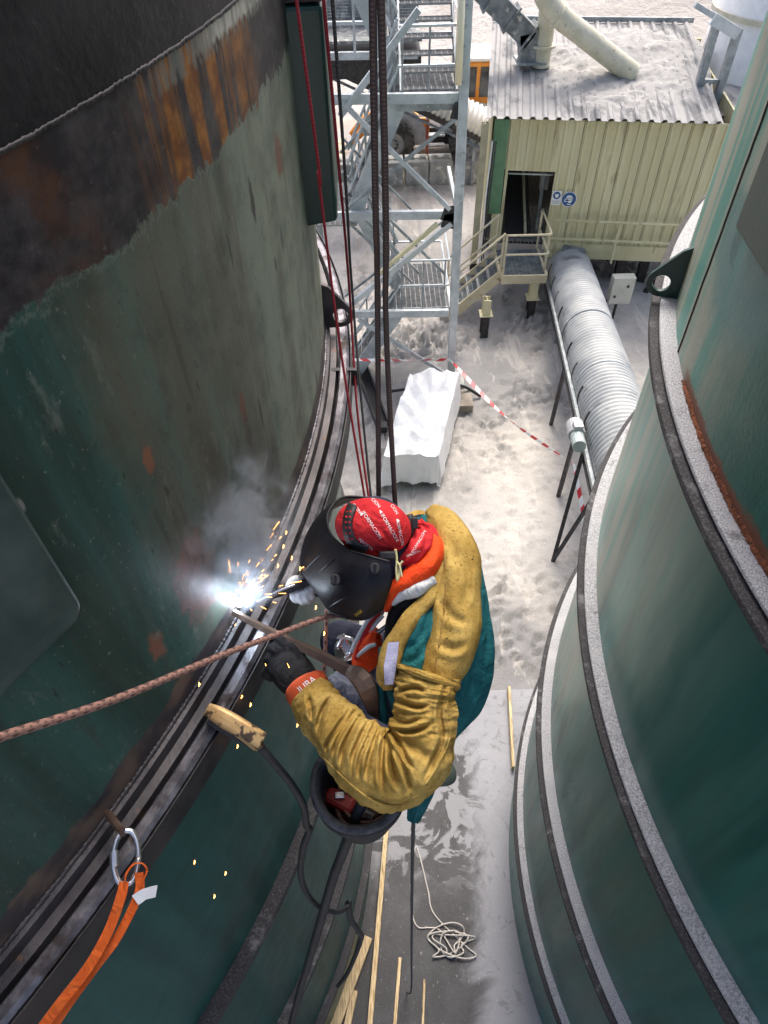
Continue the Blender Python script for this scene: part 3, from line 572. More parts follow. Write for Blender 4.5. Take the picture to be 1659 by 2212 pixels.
for dy in (-.45, .45):
    dy *= 1.25
    mb1(lambda b: b.channel(p0+(0, dy, -.1), p1+(0, dy, -.1), .06, .14, .02), 'side_rail', DARK, CV)
    mb1(lambda b: b.bar(p0+(0, dy, -.32), p1+(0, dy, -.32), .05, .06), 'lower_rail', M('blue_grey_rail', (.10, .13, .17), (.2, .22, .25), 5, .6, .2, .1), CV)
mb1(lambda b: b.bar(p0+(0, 0, -.1), p1+(0, 0, -.1), .7, .03), 'belt', BLACK, CV)
for f_ in (.08, .45, .9):
    c_ = p0+(p1-p0)*f_; [mb1(lambda b: b.bar((c_[0], c_[1]+dy, 0), (c_[0], c_[1]+dy, c_[2]-.15), .08, .08), 'trestle', GALVD, CV) for dy in (-.45, .45)]
# ------------------------------------------------------------------ wheel loader
LD = thing('wheel_loader', 'orange wheel loader with grey mudguards parked behind the conveyor', 'loader', (1.8, 23.8, 0))
def wheel(x, y, r, w, par):
    b = MB(); prof = [(r*.55, -w/2), (r*.86, -w/2), (r*.97, -w*.42), (r, -w*.3), (r, w*.3), (r*.97, w*.42), (r*.86, w/2), (r*.55, w/2)]; vs = []; n_ = 40; m = len(prof)
    for i in range(n_):
        a = 2*math.pi*i/n_
        for rr, d in prof: vs.append((x+rr*math.cos(a), y+d, r+rr*math.sin(a)))
    b.add(vs, [(i*m+k, ((i+1) % n_)*m+k, ((i+1) % n_)*m+k+1, i*m+k+1) for i in range(n_) for k in range(m-1)])
    for i in range(22):
        a = 2*math.pi*i/22; e = np.array([math.cos(a), 0, math.sin(a)])
        for sgn in (-1, 1): b.box(np.array([x, y+sgn*w*.26, r])+e*r*.985, (.07, w*.46, .10), (np.cross((0, 1, 0), e), np.array([0, 1, 0]), e))
    o = b.build('wheel', TYRE, par, angle=40)
    c = MB()
    for i, (r0, r1, d) in enumerate(((r*.3, r*.56, -w*.36), (r*.0, r*.32, -w*.22))):
        c.add([(x+rr*math.cos(2*math.pi*k/28), y+d, r+rr*math.sin(2*math.pi*k/28)) for k in range(28) for rr in (r0, r1)], [(2*k, 2*((k+1) % 28), 2*((k+1) % 28)+1, 2*k+1) for k in range(28)])
    c.build('rim', MACHGREY, o)
    mb1(lambda b: [b.ball((x+r*.22*math.cos(a), y-w*.3, r+r*.22*math.sin(a)), .025, None, 8, 5) for a in np.linspace(0, 6.28, 9)[:8]], 'wheel_bolts', DARK, o)
for x, y in ((.57, 22.95), (3.05, 22.95), (.57, 24.9), (3.05, 24.9)): wheel(x, y, .66, .5, LD)
mb1(lambda b: b.add([(x, y, z) for y in (23.2, 24.6) for x, z in ((-.1, .6), (1.4, .5), (1.4, 1.35), (-.1, 1.2))], [(0, 1, 2, 3), (7, 6, 5, 4), (0, 4, 5, 1), (1, 5, 6, 2), (2, 6, 7, 3), (3, 7, 4, 0)]), 'front_frame', ORANGE, LD, bevel=.04)
mb1(lambda b: b.box((4.6, 23.9, 1.25), (1.6, 1.7, .9)), 'engine_hood', ORANGE, LD, bevel=.08)
mb1(lambda b: b.box((2.5, 23.9, .75), (2.2, 1.5, .5)), 'articulation', DARK, LD, bevel=.03)
mb1(lambda b: b.box((1.52, 23.05, .95), (.42, .1, .75)), 'side_panel', ORANGE, LD, bevel=.02)
mb1(lambda b: b.box((3.15, 23.9, 2.0), (1.35, 1.35, 1.45)), 'cab', ORANGE, LD, bevel=.06)
mb1(lambda b: b.box((3.15, 23.9, 2.79), (1.5, 1.5, .1)), 'cab_roof', M('white_cab_roof', (.6, .58, .55), (.7, .68, .64), 3, .6, 0, .1), LD, bevel=.04)
for x in (2.85, 3.48): mb1(lambda b: b.box((x, 23.215, 2.2), (.52, .03, .8)), 'window', GLASS, LD, bevel=.01)
mb1(lambda b: b.box((2.465, 23.9, 2.25), (.03, 1.1, .8)), 'windscreen', GLASS, LD, bevel=.01)
for x in (.57, 3.05):
    mb1(lambda b: b.tube([(x+.82*math.cos(a), 22.95, .66+.82*math.sin(a)) for a in np.linspace(-.1, math.pi-.3, 14)], [.28]*14, 4, True, .12, (0, 1, 0)), 'mudguard', MACHGREY, LD)
for z in (.3, .6, .9): mb1(lambda b: b.box((1.95, 22.85, z), (.5, .25, .04)), 'step', MACHGREY, LD)
mb1(lambda b: b.tube([(.5, 23.5, 1.2), (-.3, 23.5, .9), (-.75, 23.5, .45)], [.16, .14, .1], 8), 'lift_arm', ORANGE, LD)
mb1(lambda b: b.tube([(.5, 24.3, 1.2), (-.3, 24.3, .9), (-.75, 24.3, .45)], [.16, .14, .1], 8), 'lift_arm', ORANGE, LD)
def bkt(i, j): a = -2.0+i*3.0; return (-1.15+.5*math.cos(a)*-1, 22.7+j*2.4, .52+.5*math.sin(a))
MB().grid(bkt, 10, 3).build('bucket', M('worn_bucket', (.30, .2, .1), (.5, .45, .35), 4, .6, .3, .2), LD, solid=.04)
# ------------------------------------------------------------------ concrete blocks, pole
def block(x, y, label, rz=0):
    t = thing('concrete_block', label, 'concrete block', (x, y, 0), 'interlocking concrete blocks behind the stair tower')
    mb1(lambda b: b.box((x, y, .33), (.70, .66, .68)), 'body', CONCRETE, t, bevel=.03)
    for dx in (-.17, .17): mb1(lambda b: b.add([(x+dx+i*s_, y+j*s_, .668+k*.07) for k, s_ in ((0, .11), (1, .07)) for i, j in ((-1, -1), (1, -1), (1, 1), (-1, 1))], [(3, 2, 1, 0), (4, 5, 6, 7), (0, 1, 5, 4), (1, 2, 6, 5), (2, 3, 7, 6), (3, 0, 4, 7)]), 'stud', CONCRETE, t)
    mb1(lambda b: b.tube([(x-.06, y-.1, .67), (x-.05, y-.1, .7), (x+.05, y-.1, .7), (x+.06, y-.1, .67)], .01, 6), 'lifting_loop', DARK, t)
    t.rotation_euler[2] = rz; return t
for x, lb in ((-.78, 'leftmost concrete block, its left side hidden by the green silo'), (-.06, 'second concrete block from the left, right behind the hanging ropes'), (.66, 'third concrete block from the left, closing the left row of three'), (1.42, 'concrete block left of the red pole in the middle pair'), (2.14, 'concrete block right of the red pole in the middle pair'), (3.05, 'concrete block between the tower post and the machine house')):
    block(x-.15, 21.65+RNG.uniform(-.03, .03), lb, RNG.uniform(-.03, .03))
PL = thing('marker_pole', 'thin red marker pole standing behind the middle concrete blocks', 'pole', (1.62, 22.2, 0))
mb1(lambda b: b.cyl((1.62, 22.2, 0), (1.60, 22.2, 1.55), .045, 10), 'shaft', M('rusty_red_pole', (.25, .04, .02), (.38, .09, .04), 8, .7, 0, .2), PL)
mb1(lambda b: b.cyl((1.60, 22.2, 1.553), (1.60, 22.2, 1.8), .045, 10), 'tip', M('grey_pole_tip', (.4, .42, .42), (.5, .5, .5), 8, .6, 0, .2), PL)
# ------------------------------------------------------------------ machine house
AB = math.radians(8.0); BX, BY = 2.42, 15.1
ex = np.array([math.cos(AB), -math.sin(AB), 0]); ey = np.array([math.sin(AB), math.cos(AB), 0]); AX = (ex, ey, UP)
def B(u, d, z): return np.array([BX, BY, 0])+ex*u+ey*d+UP*z
MH = thing('machine_house', 'cream ribbed sheet metal machine house on legs with a dust covered roof', 'building', B(2.3, 2, 0))
FZ, EZ, BW, BD = 1.34, 3.93, 4.75, 4.4
def panel(b, u0, u1, z0, z1, d):                        # trapezoid-ribbed sheet
    n_ = max(1, round((u1-u0)/.2)); prof = []
    for i in range(n_):
        a = u0+(u1-u0)*i/n_; w = (u1-u0)/n_; prof += [(a, 0), (a+w*.12, 0), (a+w*.2, -.035), (a+w*.38, -.035), (a+w*.46, 0)]
    prof.append((u1, 0)); vs = []
    for u, o in prof: vs += [B(u, d+o, z0), B(u, d+o, z1)]
    b.add(vs, [(2*i, 2*i+2, 2*i+3, 2*i+1) for i in range(len(prof)-1)])
DU0, DU1, DZ = .42, 1.42, 2.95
for u0, u1 in ((.34, .9), (.9, 1.42)): mb1(lambda b: panel(b, u0, u1, DZ, EZ, 0), 'cladding_panel', CREAM, MH, solid=.012)
uu = np.linspace(1.42, BW, 9)
for i in range(8): mb1(lambda b: panel(b, uu[i], uu[i+1]-.012, FZ-.02, EZ, -.004*(i % 2)), 'cladding_panel', CREAM, MH, solid=.012)
mb1(lambda b: b.box(B((1.45+BW)/2, .05, (FZ+EZ)/2), (BW-1.5, .02, EZ-FZ-.04), AX), 'light_gap_backing', DARK, MH)  # backing added to stop light showing through the panel gaps
vv = np.linspace(.05, BD, 8)
for i in range(7):
    b = MB(); n_ = 3; prof = []
    for k in range(n_): a = vv[i]+(vv[i+1]-vv[i])*k/n_; w = (vv[i+1]-vv[i])/n_; prof += [(a, 0), (a+w*.4, 0), (a+w*.5, -.03), (a+w*.8, -.03), (a+w*.9, 0)]
    vs = []
    for d, o in prof: zt = EZ+.5*d/BD; vs += [B(o, d, FZ-.02), B(o, d, zt)]
    b.add(vs, [(2*k, 2*k+2, 2*k+3, 2*k+1) for k in range(len(prof)-1)]); b.build('side_panel', CREAM, MH, solid=.012)
mb1(lambda b: b.box(B(BW+.01, BD/2, (FZ+EZ)/2+.1), (.04, BD, EZ-FZ), AX), 'end_wall', CREAM, MH)
mb1(lambda b: b.box(B(BW/2, BD, (FZ+EZ)/2+.2), (BW, .04, EZ-FZ+.3), AX), 'rear_wall', CREAM, MH)
mb1(lambda b: b.box(B(.19, -.02, (EZ+2.0)/2), (.30, .07, EZ-2.0), AX), 'corner_trim', GREENTRIM, MH, bevel=.01)
mb1(lambda b: b.box(B(.25, .02, 1.6), (.16, .06, .9), AX), 'corner_post', CREAM, MH)
mb1(lambda b: b.box(B(BW/2+.7, -.05, FZ-.02), (BW-1.35, .06, .14), AX), 'base_trim', CREAM, MH)
mb1(lambda b: b.channel(B(1.45, .0, FZ-.2), B(BW+.3, .0, FZ-.2), .1, .2, .02), 'floor_beam', CREAM, MH)
mb1(lambda b: b.channel(B(.1, .6, FZ-.2), B(BW, .6, FZ-.2), .1, .2, .02), 'floor_beam', DARK, MH)
mb1(lambda b: b.box(B(BW/2, BD/2+.1, FZ-.07), (BW-.1, BD-.3, .05), AX), 'floor', GRATE, MH)
mb1(lambda b: [b.box(B(.45+.98*k/11, .6, FZ-.03), (.012, 1.1, .02), AX) for k in range(12)], 'door_grating', GRATE, MH)
for u, mt in ((DU0-.03, CREAM), (DU1+.02, CREAM)): mb1(lambda b: b.box(B(u, .03, (FZ+DZ)/2), (.06, .08, DZ-FZ), AX), 'door_jamb', mt, MH)
mb1(lambda b: b.box(B((DU0+DU1)/2, .03, DZ+.0), (DU1-DU0+.1, .08, .05), AX), 'door_head', CREAM, MH)
# belt and frame seen through the doorway
mb1(lambda b: b.bar(B(.75, .3, 1.35), B(.55, 2.6, 2.6), .42, .04), 'inner_belt', BLACK, MH)
for u in (.98, 1.06): mb1(lambda b: b.bar(B(u, .25, 1.45), B(u-.2, 2.5, 2.65), .05, .09), 'belt_frame', PIPECREAM if u < 1 else DARK, MH)
mb1(lambda b: b.bar(B(1.25, .5, 1.2), B(1.22, .5, 2.9), .07, .07), 'inner_post', DUSTPAINT, MH)
mb1(lambda b: b.box(B(1.28, .7, 2.45), (.2, .2, .35), AX), 'drive_unit', MACHGREY, MH, bevel=.03)
mb1(lambda b: b.bar(B(.45, .35, 2.72), B(1.4, .35, 2.72), .03, .03), 'inner_rail', GALV, MH)
# roof sheets, one by one, with rolled ribs
n = NT('dusty_roof'); v = n.vec('Object'); x, y, z = n.sep(v)
c = n.mix(n.step(n.noise(n.vec('Object', (2.2, .35, 1)), 2.2, 6, .65), .42, .58), (.12, .125, .13), (.30, .297, .29)); c = n.mix(n.step(n.noise(v, .9, 6, .65), .42, .6), c, (.34, .333, .32))
ROOF = n.fin(c, .85, .05, n.bump(n.noise(v, 30, 5, .65), .6, .015))
ru = np.linspace(-.14, BW-.32, 7)
def roofz(d): return EZ+.06+(d+.22)*.115
for i in range(6):
    b = MB(); k = 3; prof = []
    for q in range(k): a = ru[i]+(ru[i+1]-ru[i])*q/k; w = (ru[i+1]-ru[i])/k; prof += [(a, 0), (a+w*.35, 0), (a+w*.5, .05), (a+w*.72, .05), (a+w*.87, 0)]
    prof.append((ru[i+1], 0)); vs = []
    for u, o in prof: vs += [B(u, -.22, roofz(-.22)+o), B(u, BD+.1, roofz(BD+.1)+o)]
    b.add(vs, [(2*q, 2*q+2, 2*q+3, 2*q+1) for q in range(len(prof)-1)]); b.build('roof_sheet', ROOF, MH, solid=.008)
DUSTR = M('roof_dust', (.28, .275, .262), (.36, .352, .335), 4, .95, 0, .5, 35, bd=.015, c3=(.21, .207, .20), s3=9, t3=(.56, .66))
def dustpile(cu, cd, su, sd_, h, name='dust_drift'):
    def fn(i, j):
        a = (i-.5)*2.6; e = (j-.5)*2.6; u = cu+a*su; d = cd+e*sd_; g = math.exp(-1.3*(a*a+e*e)); hh = h*g*(1+.5*fbm(u*3, d*3, 1, 4))+.03*fbm(u*6, d*6, 1, 3)-.02-.10*max(0, a*a+e*e-.9)
        return B(u, d, roofz(d)+.03+hh)
    return MB().grid(fn, 40, 40).build(name, DUSTR, MH, smooth=True)
dustpile(2.0, 1.9, 1.15, 1.0, .14); dustpile(2.9, 3.0, 1.3, 1.1, .14); dustpile(1.3, 2.6, .7, .7, .12); dustpile(3.3, 1.6, .8, .8, .09); dustpile(2.4, .7, .9, .5, .07)
mb1(lambda b: b.box(B(BW/2-.2, BD+.14, roofz(BD)+.08), (BW-.1, .06, .1), AX), 'ridge_flashing', GALVD, MH)
# lower roof at the back right, legs under the house, guard rail on the wall
mb1(lambda b: b.box(B(BW+.9, 2.6, 3.75), (2.6, 3.4, .06), AX), 'annex_roof', ROOF, MH)
mb1(lambda b: b.box(B(BW+.9, 1.0, 3.2), (2.4, .05, 1.0), AX), 'annex_wall', YELRUST, MH)
for u, d in ((3.3, .3), (3.9, .6), (4.6, .4), (.2, 2.5), (4.6, 3.8), (.2, 4.2)): mb1(lambda b: b.ibeam(B(u, d, 0), B(u, d, FZ-.3), .2, .2, .02, ey), 'leg', DARK, MH)
mb1(lambda b: b.bar(B(4.5, .1, FZ-.35), B(3.95, .1, .15), .1, .1), 'leg_brace', DARK, MH)
mb1(lambda b: [b.cyl(B(1.42, .05+.05*k, FZ-.34-.02*k), B(4.6, .05+.05*k, FZ-.34-.02*k), .018, 6) for k in range(4)], 'pipe_run', BLACK, MH)
mb1(lambda b: [b.tube([B(2.95+.05*k, .15, FZ-.33), B(2.93+.05*k, .1, .9), B(2.75+.05*k, -.3, .75)], .016, 6) for k in range(4)], 'cable_drop', BLACK, MH)
for z in (1.98, 1.56): mb1(lambda b: b.cyl(B(1.5, -.2, z), B(4.7, -.2, z), .03, 8), 'guard_rail', CREAM, MH, smooth=True)
for u in (2.95, 4.4): mb1(lambda b: b.bar(B(u, -.2, FZ-.3), B(u, -.2, 2.0), .045, .045), 'rail_post', CREAM, MH)
# safety signs
BLUE = M('sign_blue', (.01, .075, .22), (.012, .085, .25), 4, .4, 0, 0); SIGNW = M('sign_white', (.78, .78, .76), (.82, .82, .8), 4, .4, 0, 0)
def disc(c, r, th, n_=32): return [c+ex*r*math.cos(2*math.pi*k/n_)+UP*r*math.sin(2*math.pi*k/n_) for k in range(n_)]
def sg(t, pts, d, mat, name): MB().plate([p-ey*d for p in pts], -ey*.002).build(name, mat, t)
c_ = B(1.785, -.05, 2.38); t = thing('safety_sign', 'round blue mandatory sign with a white masked head on the cream wall', 'sign', c_)
sg(t, disc(c_, .165, 0), 0, SIGNW, 'border'); sg(t, disc(c_, .15, 0), .004, BLUE, 'face')
head = [c_+ex*(x*.1)+UP*(z*.1) for x, z in ((-.95, -.35), (-.75, -.55), (-.2, -.5), (.05, -.75), (.5, -.7), (.75, -.2), (.85, .3), (.5, .75), (0, .9), (-.5, .75), (-.7, .4), (-.75, .1), (-1.0, -.1))]
sg(t, head, .008, SIGNW, 'masked_head')
sg(t, [c_+ex*(x*.1)+UP*(z*.1) for x, z in ((-.8, .38), (.85, .38), (.85, .26), (-.8, .26))], .012, BLUE, 'goggle_line')
sg(t, [c_+ex*(x*.1)+UP*(z*.1) for x, z in ((-.9, -.15), (-.4, .12), (0, -.1), (.8, .05), (.8, -.08), (0, -.24), (-.3, -.42), (-.5, -.4))], .012, BLUE, 'mask_line')
sg(t, [c_+ex*(x*.1)+UP*(z*.1) for x, z in ((-.3, -.95), (.55, -.95), (.5, -1.15), (-.2, -1.15))], .008, SIGNW, 'collar')
c_ = B(1.515, -.05, 2.40); t = thing('safety_sign', 'small white rectangular sign with a blue disc beside the doorway', 'sign', c_)
sg(t, [c_+ex*a+UP*b_ for a, b_ in ((-.1, -.15), (.1, -.15), (.1, .15), (-.1, .15))], 0, SIGNW, 'board')
sg(t, disc(c_+UP*.055, .08, 0), .004, BLUE, 'disc'); sg(t, [c_+UP*.055+ex*a+UP*b_ for a, b_ in ((-.035, -.03), (0, -.05), (.035, -.03), (.04, .03), (-.04, .03))], .008, SIGNW, 'face_shield')
for k, (s_, zz_) in enumerate((('OBLIGATORIO', -.065), ('EL USO DE', -.092), ('PROTECCION', -.119))):
    vs, fs = text_mesh(s_, .028); MB().add([c_+ex*a+UP*(b_+zz_)-ey*.006 for a, b_ in vs], fs).build('lettering', DARK, t)
# landing and stair at the door
AP = thing('access_landing', 'rusting cream landing and steps with tube rails at the machine house door', 'landing', (3.1, 14.2, 0))
LX0, LX1, LY0, LY1, LZ = 2.74, 3.68, 13.80, 14.95, 1.17
mb1(lambda b: grating(b, ((LX0+LX1)/2, (LY0+LY1)/2, LZ), LX1-LX0, LY1-LY0, .035, .025), 'grating', GALVD, AP)
mb1(lambda b: b.box(((LX0+LX1)/2, LY0-.03, LZ-.06), (LX1-LX0+.06, .05, .2)), 'front_beam', YELRUST, AP, bevel=.006)
for x in (LX0-.03, LX1+.03): mb1(lambda b: b.box((x, (LY0+LY1)/2, LZ-.05), (.05, LY1-LY0, .16)), 'side_beam', YELRUST, AP)
for z in (LZ+.5, LZ+.93):
    mb1(lambda b: b.tube(crom([(LX0, LY0, z), (LX1-.12, LY0, z), (LX1-.02, LY0+.03, z), (LX1, LY0+.14, z), (LX1, LY1, z)], 24), .024, 8), 'guard_rail', YELRUST, AP, smooth=True)
for x, y in ((LX0, LY0), (LX1, LY0+.16), (LX1, LY1)): mb1(lambda b: b.bar((x, y, LZ), (x, y, LZ+.95), .045, .02), 'rail_post', YELRUST, AP)
st0, st1 = np.array([LX0-.03, LZ]), np.array([1.62, .15])
for yy in (13.85, 14.75):
    mb1(lambda b: b.bar((st0[0], yy, st0[1]), (st1[0], yy, st1[1]), .03, .22), 'stringer', YELRUST, AP)
    for hh in (.5, .95): mb1(lambda b: b.cyl((st0[0], yy, st0[1]+hh), (st1[0], yy, st1[1]+hh), .024, 8), 'handrail', YELRUST, AP, smooth=True)
    for f_ in (0.02, .98): q = st0+(st1-st0)*f_; mb1(lambda b: b.bar((q[0], yy, q[1]-.05), (q[0], yy, q[1]+.97), .045, .025, (0, 1, 0)), 'rail_post', YELRUST, AP)
for i in range(5): q = st0+(st1-st0)*(i+.5)/5; mb1(lambda b: grating(b, (q[0], 14.3, q[1]+.02), .22, .86, .035), 'tread', GALVD, AP)
for x, y, zt in ((2.36, 13.25, .98), (3.49, 13.87, LZ-.1)):
    mb1(lambda b: b.ibeam((x, y, .62), (x, y, zt), .17, .2, .02, (0, 1, 0)), 'column', CREAM, AP); mb1(lambda b: b.ibeam((x, y, 0), (x, y, .60), .17, .2, .02, (0, 1, 0)), 'column_foot', DARK, AP)
    mb1(lambda b: b.box((x, y, .61), (.28, .3, .02)), 'splice_plate', CREAM, AP)
# column behind the landing, carrying pipes up the corner of the house
PC = thing('pipe_column', 'cream steel column with vertical conduits at the corner of the machine house', 'column', (2.2, 14.9, 0))
mb1(lambda b: b.ibeam((2.25, 14.95, .9), (2.25, 14.95, 3.9), .13, .13, .02, (0, 1, 0)), 'column', M('dull_cream_column', (.36, .33, .22), (.46, .42, .28), 4, .6, 0, .1), PC); mb1(lambda b: b.ibeam((2.25, 14.95, 0), (2.25, 14.95, .89), .15, .15, .02, (0, 1, 0)), 'column_foot', DARK, PC)
for k in range(3): mb1(lambda b: b.tube([(2.36+.04*k, 14.8, .6), (2.37+.04*k, 14.8, 2.5), (2.4+.04*k, 14.8, 3.6)], .015, 6), 'conduit', DARK if k else WHITEP, PC)
# ------------------------------------------------------------------ chute, pipes over the roof
def ryp(x, y, yy): return Yp(x, y, yy)
CT = thing('square_chute', 'grey square sheet steel chute with flanges dropping onto the roof', 'chute', ryp(1140, 125, 17.0))
a_, b_, c_ = ryp(1035, -30, 17), ryp(1142, 78, 17), ryp(1145, 130, 17)
mb1(lambda b: b.bar(a_, b_+(.03, 0, -.03), .42, .42, (0, 1, 0)), 'chute_body', DUSTPAINT, CT, bevel=.01); mb1(lambda b: b.bar(b_+(0, 0, .1), c_, .46, .42, (0, 1, 0)), 'chute_foot', DUSTPAINT, CT, bevel=.01)
for f_ in (.22, .62, .97): q = a_+(b_-a_)*f_; d_ = nrm(b_-a_)*.02; mb1(lambda b: b.bar(q-d_, q+d_, .54, .54, (0, 1, 0)), 'flange', DUSTPAINT, CT)
mb1(lambda b: b.box(c_, (.62, .6, .04)), 'foot_flange', GALVD, CT)
VP = thing('dust_pipe', 'upright cream pipe with a bolted collar standing on the roof', 'pipe', ryp(1168, 145, 16.9))
a_, b_ = ryp(1192, -40, 16.9), ryp(1168, 143, 16.9)
mb1(lambda b: b.cyl(a_, b_, .185, 20), 'pipe_body', PIPECREAM, VP, smooth=False, angle=40)
q = ryp(1174, 98, 16.9); mb1(lambda b: b.cyl(q+(0, 0, .02), q-(0, 0, .025), .26, 20), 'collar', PIPECREAM, VP)
DP = thing('dust_pipe', 'slanting cream pipe with an elbow running down across the dusty roof', 'pipe', ryp(1370, 155, 16.3))
a_ = [ryp(1168, -30, 16.3), ryp(1185, 5, 16.3), ryp(1215, 40, 16.3), ryp(1250, 68, 16.3), ryp(1366, 160, 16.3)]
mb1(lambda b: b.tube(crom(a_, 40), .205, 20), 'pipe_body', PIPECREAM, DP, angle=40)
q0 = ryp(1207, 33, 16.3); d_ = nrm(ryp(1230, 52, 16.3)-q0)*.03; mb1(lambda b: b.cyl(q0-d_, q0+d_, .235, 20), 'clamp_ring', PIPECREAM, DP)
# white tank and steel frame at the right
TK = thing('storage_tank', 'white round tank behind the steel frame at the top right', 'tank', (9.0, 18.2, 0))
b = MB().lathe([(1.6, 0), (1.6, 7.5), (.3, 8.3), (0, 8.3)], (9.3, 18.2), 64); b.build('shell', WHITEP, TK, smooth=True)
mb1(lambda b: b.lathe([(1.6, 4.9), (1.66, 4.9), (1.66, 5.0), (1.6, 5.0)], (9.3, 18.2), 64, closed=True), 'band', PIPECREAM, TK)
FR = thing('steel_frame', 'galvanised steel support frame between the machine house and the white tank', 'steel frame', (7.2, 15.9, 0))
for (p, q) in (((1490, 245), (1545, 40)), ((1535, 250), (1578, 62))):
    a_, b_ = ryp(*p, 15.9), ryp(*q, 15.9); b_[0] = a_[0]; mb1(lambda b: b.channel((a_[0], 15.9, 0), (a_[0]+.02, 15.9, b_[2]), .14, .14, .02, (0, 1, 0)), 'upright', GALVD, FR)
a_, b_ = ryp(1537, 38, 15.9), ryp(1592, 72, 15.9)
mb1(lambda b: b.channel(a_, b_, .2, .2, .02), 'head_beam', GALV, FR); mb1(lambda b: b.bar(a_+(0, 1, 0), b_+(0, 1, 0), .1, .1), 'rear_beam', GALV, FR)
mb1(lambda b: b.bar(ryp(1500, 180, 15.92), ryp(1540, 235, 15.92), .08, .08, (0, 1, 0)), 'diagonal', GALV, FR); mb1(lambda b: b.bar(ryp(1505, 175, 15.92), ryp(1550, 176, 15.92), .08, .08, (0, 1, 0)), 'cross_tie', GALVD, FR)
# ------------------------------------------------------------------ big spiral duct conveyor
SPIRAL = M('spiral_duct_steel', (.30, .315, .32), (.42, .43, .42), 2, .65, .15, .1, c3=(.16, .16, .17), s3=1.4, t3=(.58, .72))
SC = thing('screw_conveyor', 'big corrugated round conveyor sloping from under the machine house towards the silo', 'conveyor', (4.0, 11, 0))
p0, p1 = Zp(1222, 560, .72), Zp(1352, 985, 2.1); p1 = p1+(p1-p0)*.2
corr_tube(p0, p1, .47, .11, .024, 0, 2*math.pi, 40, 'duct_cover', SPIRAL, SC, 5)
t_, s_, u_ = frame(p1-p0); Ls = np.linalg.norm(p1-p0)
sdv = s_ if s_[0] < 0 else -s_
for o1, o2 in ((.52, -.12), (.50, -.30)): mb1(lambda b: b.bar(p0+sdv*o1+u_*o2, p1+sdv*o1+u_*o2, .05, .08), 'side_rail', GALVD if o2 > -.2 else DARK, SC)
for f_ in np.linspace(.1, .75, 9):
    q = p0+(p1-p0)*f_; P = [q+(sdv*math.cos(a)+u_*math.sin(a))*.495 for a in np.linspace(-.25, .45, 6)]; mb1(lambda b: b.ribbon(P, .05, .012, t_), 'clamp_strap', DARK, SC)
for f_ in (.21, .42, .63):
    q = p0+(p1-p0)*f_; mb1(lambda b: b.tube([q+(sdv*math.cos(a)+u_*math.sin(a))*.49 for a in np.linspace(0, math.pi, 20)], .012, 6), 'joint_band', GALV, SC)
for f_ in (.52, .72):
    q = p0+(p1-p0)*f_+sdv*.5; mb1(lambda b: b.bar((q[0], q[1], q[2]-.25), (q[0]-.05, q[1]-.05, 0), .06, .06), 'support_leg', DARK, SC)
q = p0+(p1-p0)*.81+sdv*.55
mb1(lambda b: b.bar(q+(0, 0, -.2), (q[0]-.25, q[1]-.6, 0), .06, .06), 'support_leg', DARK, SC); mb1(lambda b: b.bar(q+(.3, -.3, -.5), (q[0]-.25, q[1]-.6, .05), .05, .05), 'support_leg', DARK, SC)
q = p0+(p1-p0)*.78+sdv*.64+u_*.0
mb1(lambda b: b.cyl(q-t_*.28, q+t_*.05, .13, 16), 'gear_motor', MACHGREY, SC, bevel=.01); mb1(lambda b: b.cyl(q+t_*.06, q+t_*.36, .10, 14), 'motor_fan', M('motor_teal', (.3, .36, .35), (.4, .45, .44), 8, .5, .2, .2), SC); mb1(lambda b: b.box(q+u_*.13, (.14, .14, .1)), 'terminal_box', MACHGREY, SC, bevel=.01)
mb1(lambda b: b.bar(B(2.2, .2, FZ-.35), p0+(p1-p0)*.08+u_*.4, .5, .3), 'feed_chute', DUSTPAINT, SC)
CBX = thing('control_box', 'cream electrical control cabinet on a pole under the machine house', 'cabinet', Zp(1318, 705, 0))
q = Zp(1318, 705, 0)
mb1(lambda b: b.bar(q, q+(0, 0, .62), .05, .05), 'pole', DARK, CBX); mb1(lambda b: b.box(q+(.02, 0, .95), (.48, .22, .62)), 'cabinet', M('cabinet_grey', (.50, .49, .42), (.58, .57, .5), 3, .5, 0, .05), CBX, bevel=.012)
for dz in (.12, -.12): mb1(lambda b: b.box(q+(.12 if dz > 0 else -.12, -.12, .95+dz), (.04, .03, .05)), 'latch', DARK, CBX)
mb1(lambda b: [b.tube(crom([q+(-.22, 0, .68-.04*k), q+(-.4, .05, .6-.05*k), q+(-.75, .1, .7-.1*k)], 8), .014, 6) for k in range(3)], 'cable', BLACK, CBX)
# ------------------------------------------------------------------ tarpaulin over a pallet, channel bar, tape
n = NT('white_tarpaulin'); v = n.vec('Object'); c = n.mix(n.step(n.noise(v, 3, 5), .35, .7), (.70, .71, .71), (.80, .80, .79)); TARP = n.fin(c, .45, 0, n.bump(n.noise(v, 7, 5, .6, 1.5), .5, .05))
q00, q10, q01, q11 = Zp(885, 815, .75), Zp(992, 815, .75), Zp(828, 990, .75), Zp(948, 985, .75)
tb = thing('covered_machine', 'machine covered by a crumpled white tarpaulin near the tower foot', 'tarpaulin', Zp(910, 930, 0))
CRS = [(RNG.uniform(0, 1), RNG.uniform(0, 1), RNG.uniform(0, math.pi), RNG.uniform(.05, .16), RNG.uniform(-.07, .09), RNG.uniform(.15, .5)) for _ in range(34)]
def crease(a, e):
    h_ = 0
    for ca, ce, an, w_, hh, ln in CRS:
        d = abs((a-ca)*math.sin(an)-(e-ce)*math.cos(an)); l_ = abs((a-ca)*math.cos(an)+(e-ce)*math.sin(an)); h_ += hh*max(0, 1-d/w_)*max(0, 1-(l_/ln)**2)
    return h_
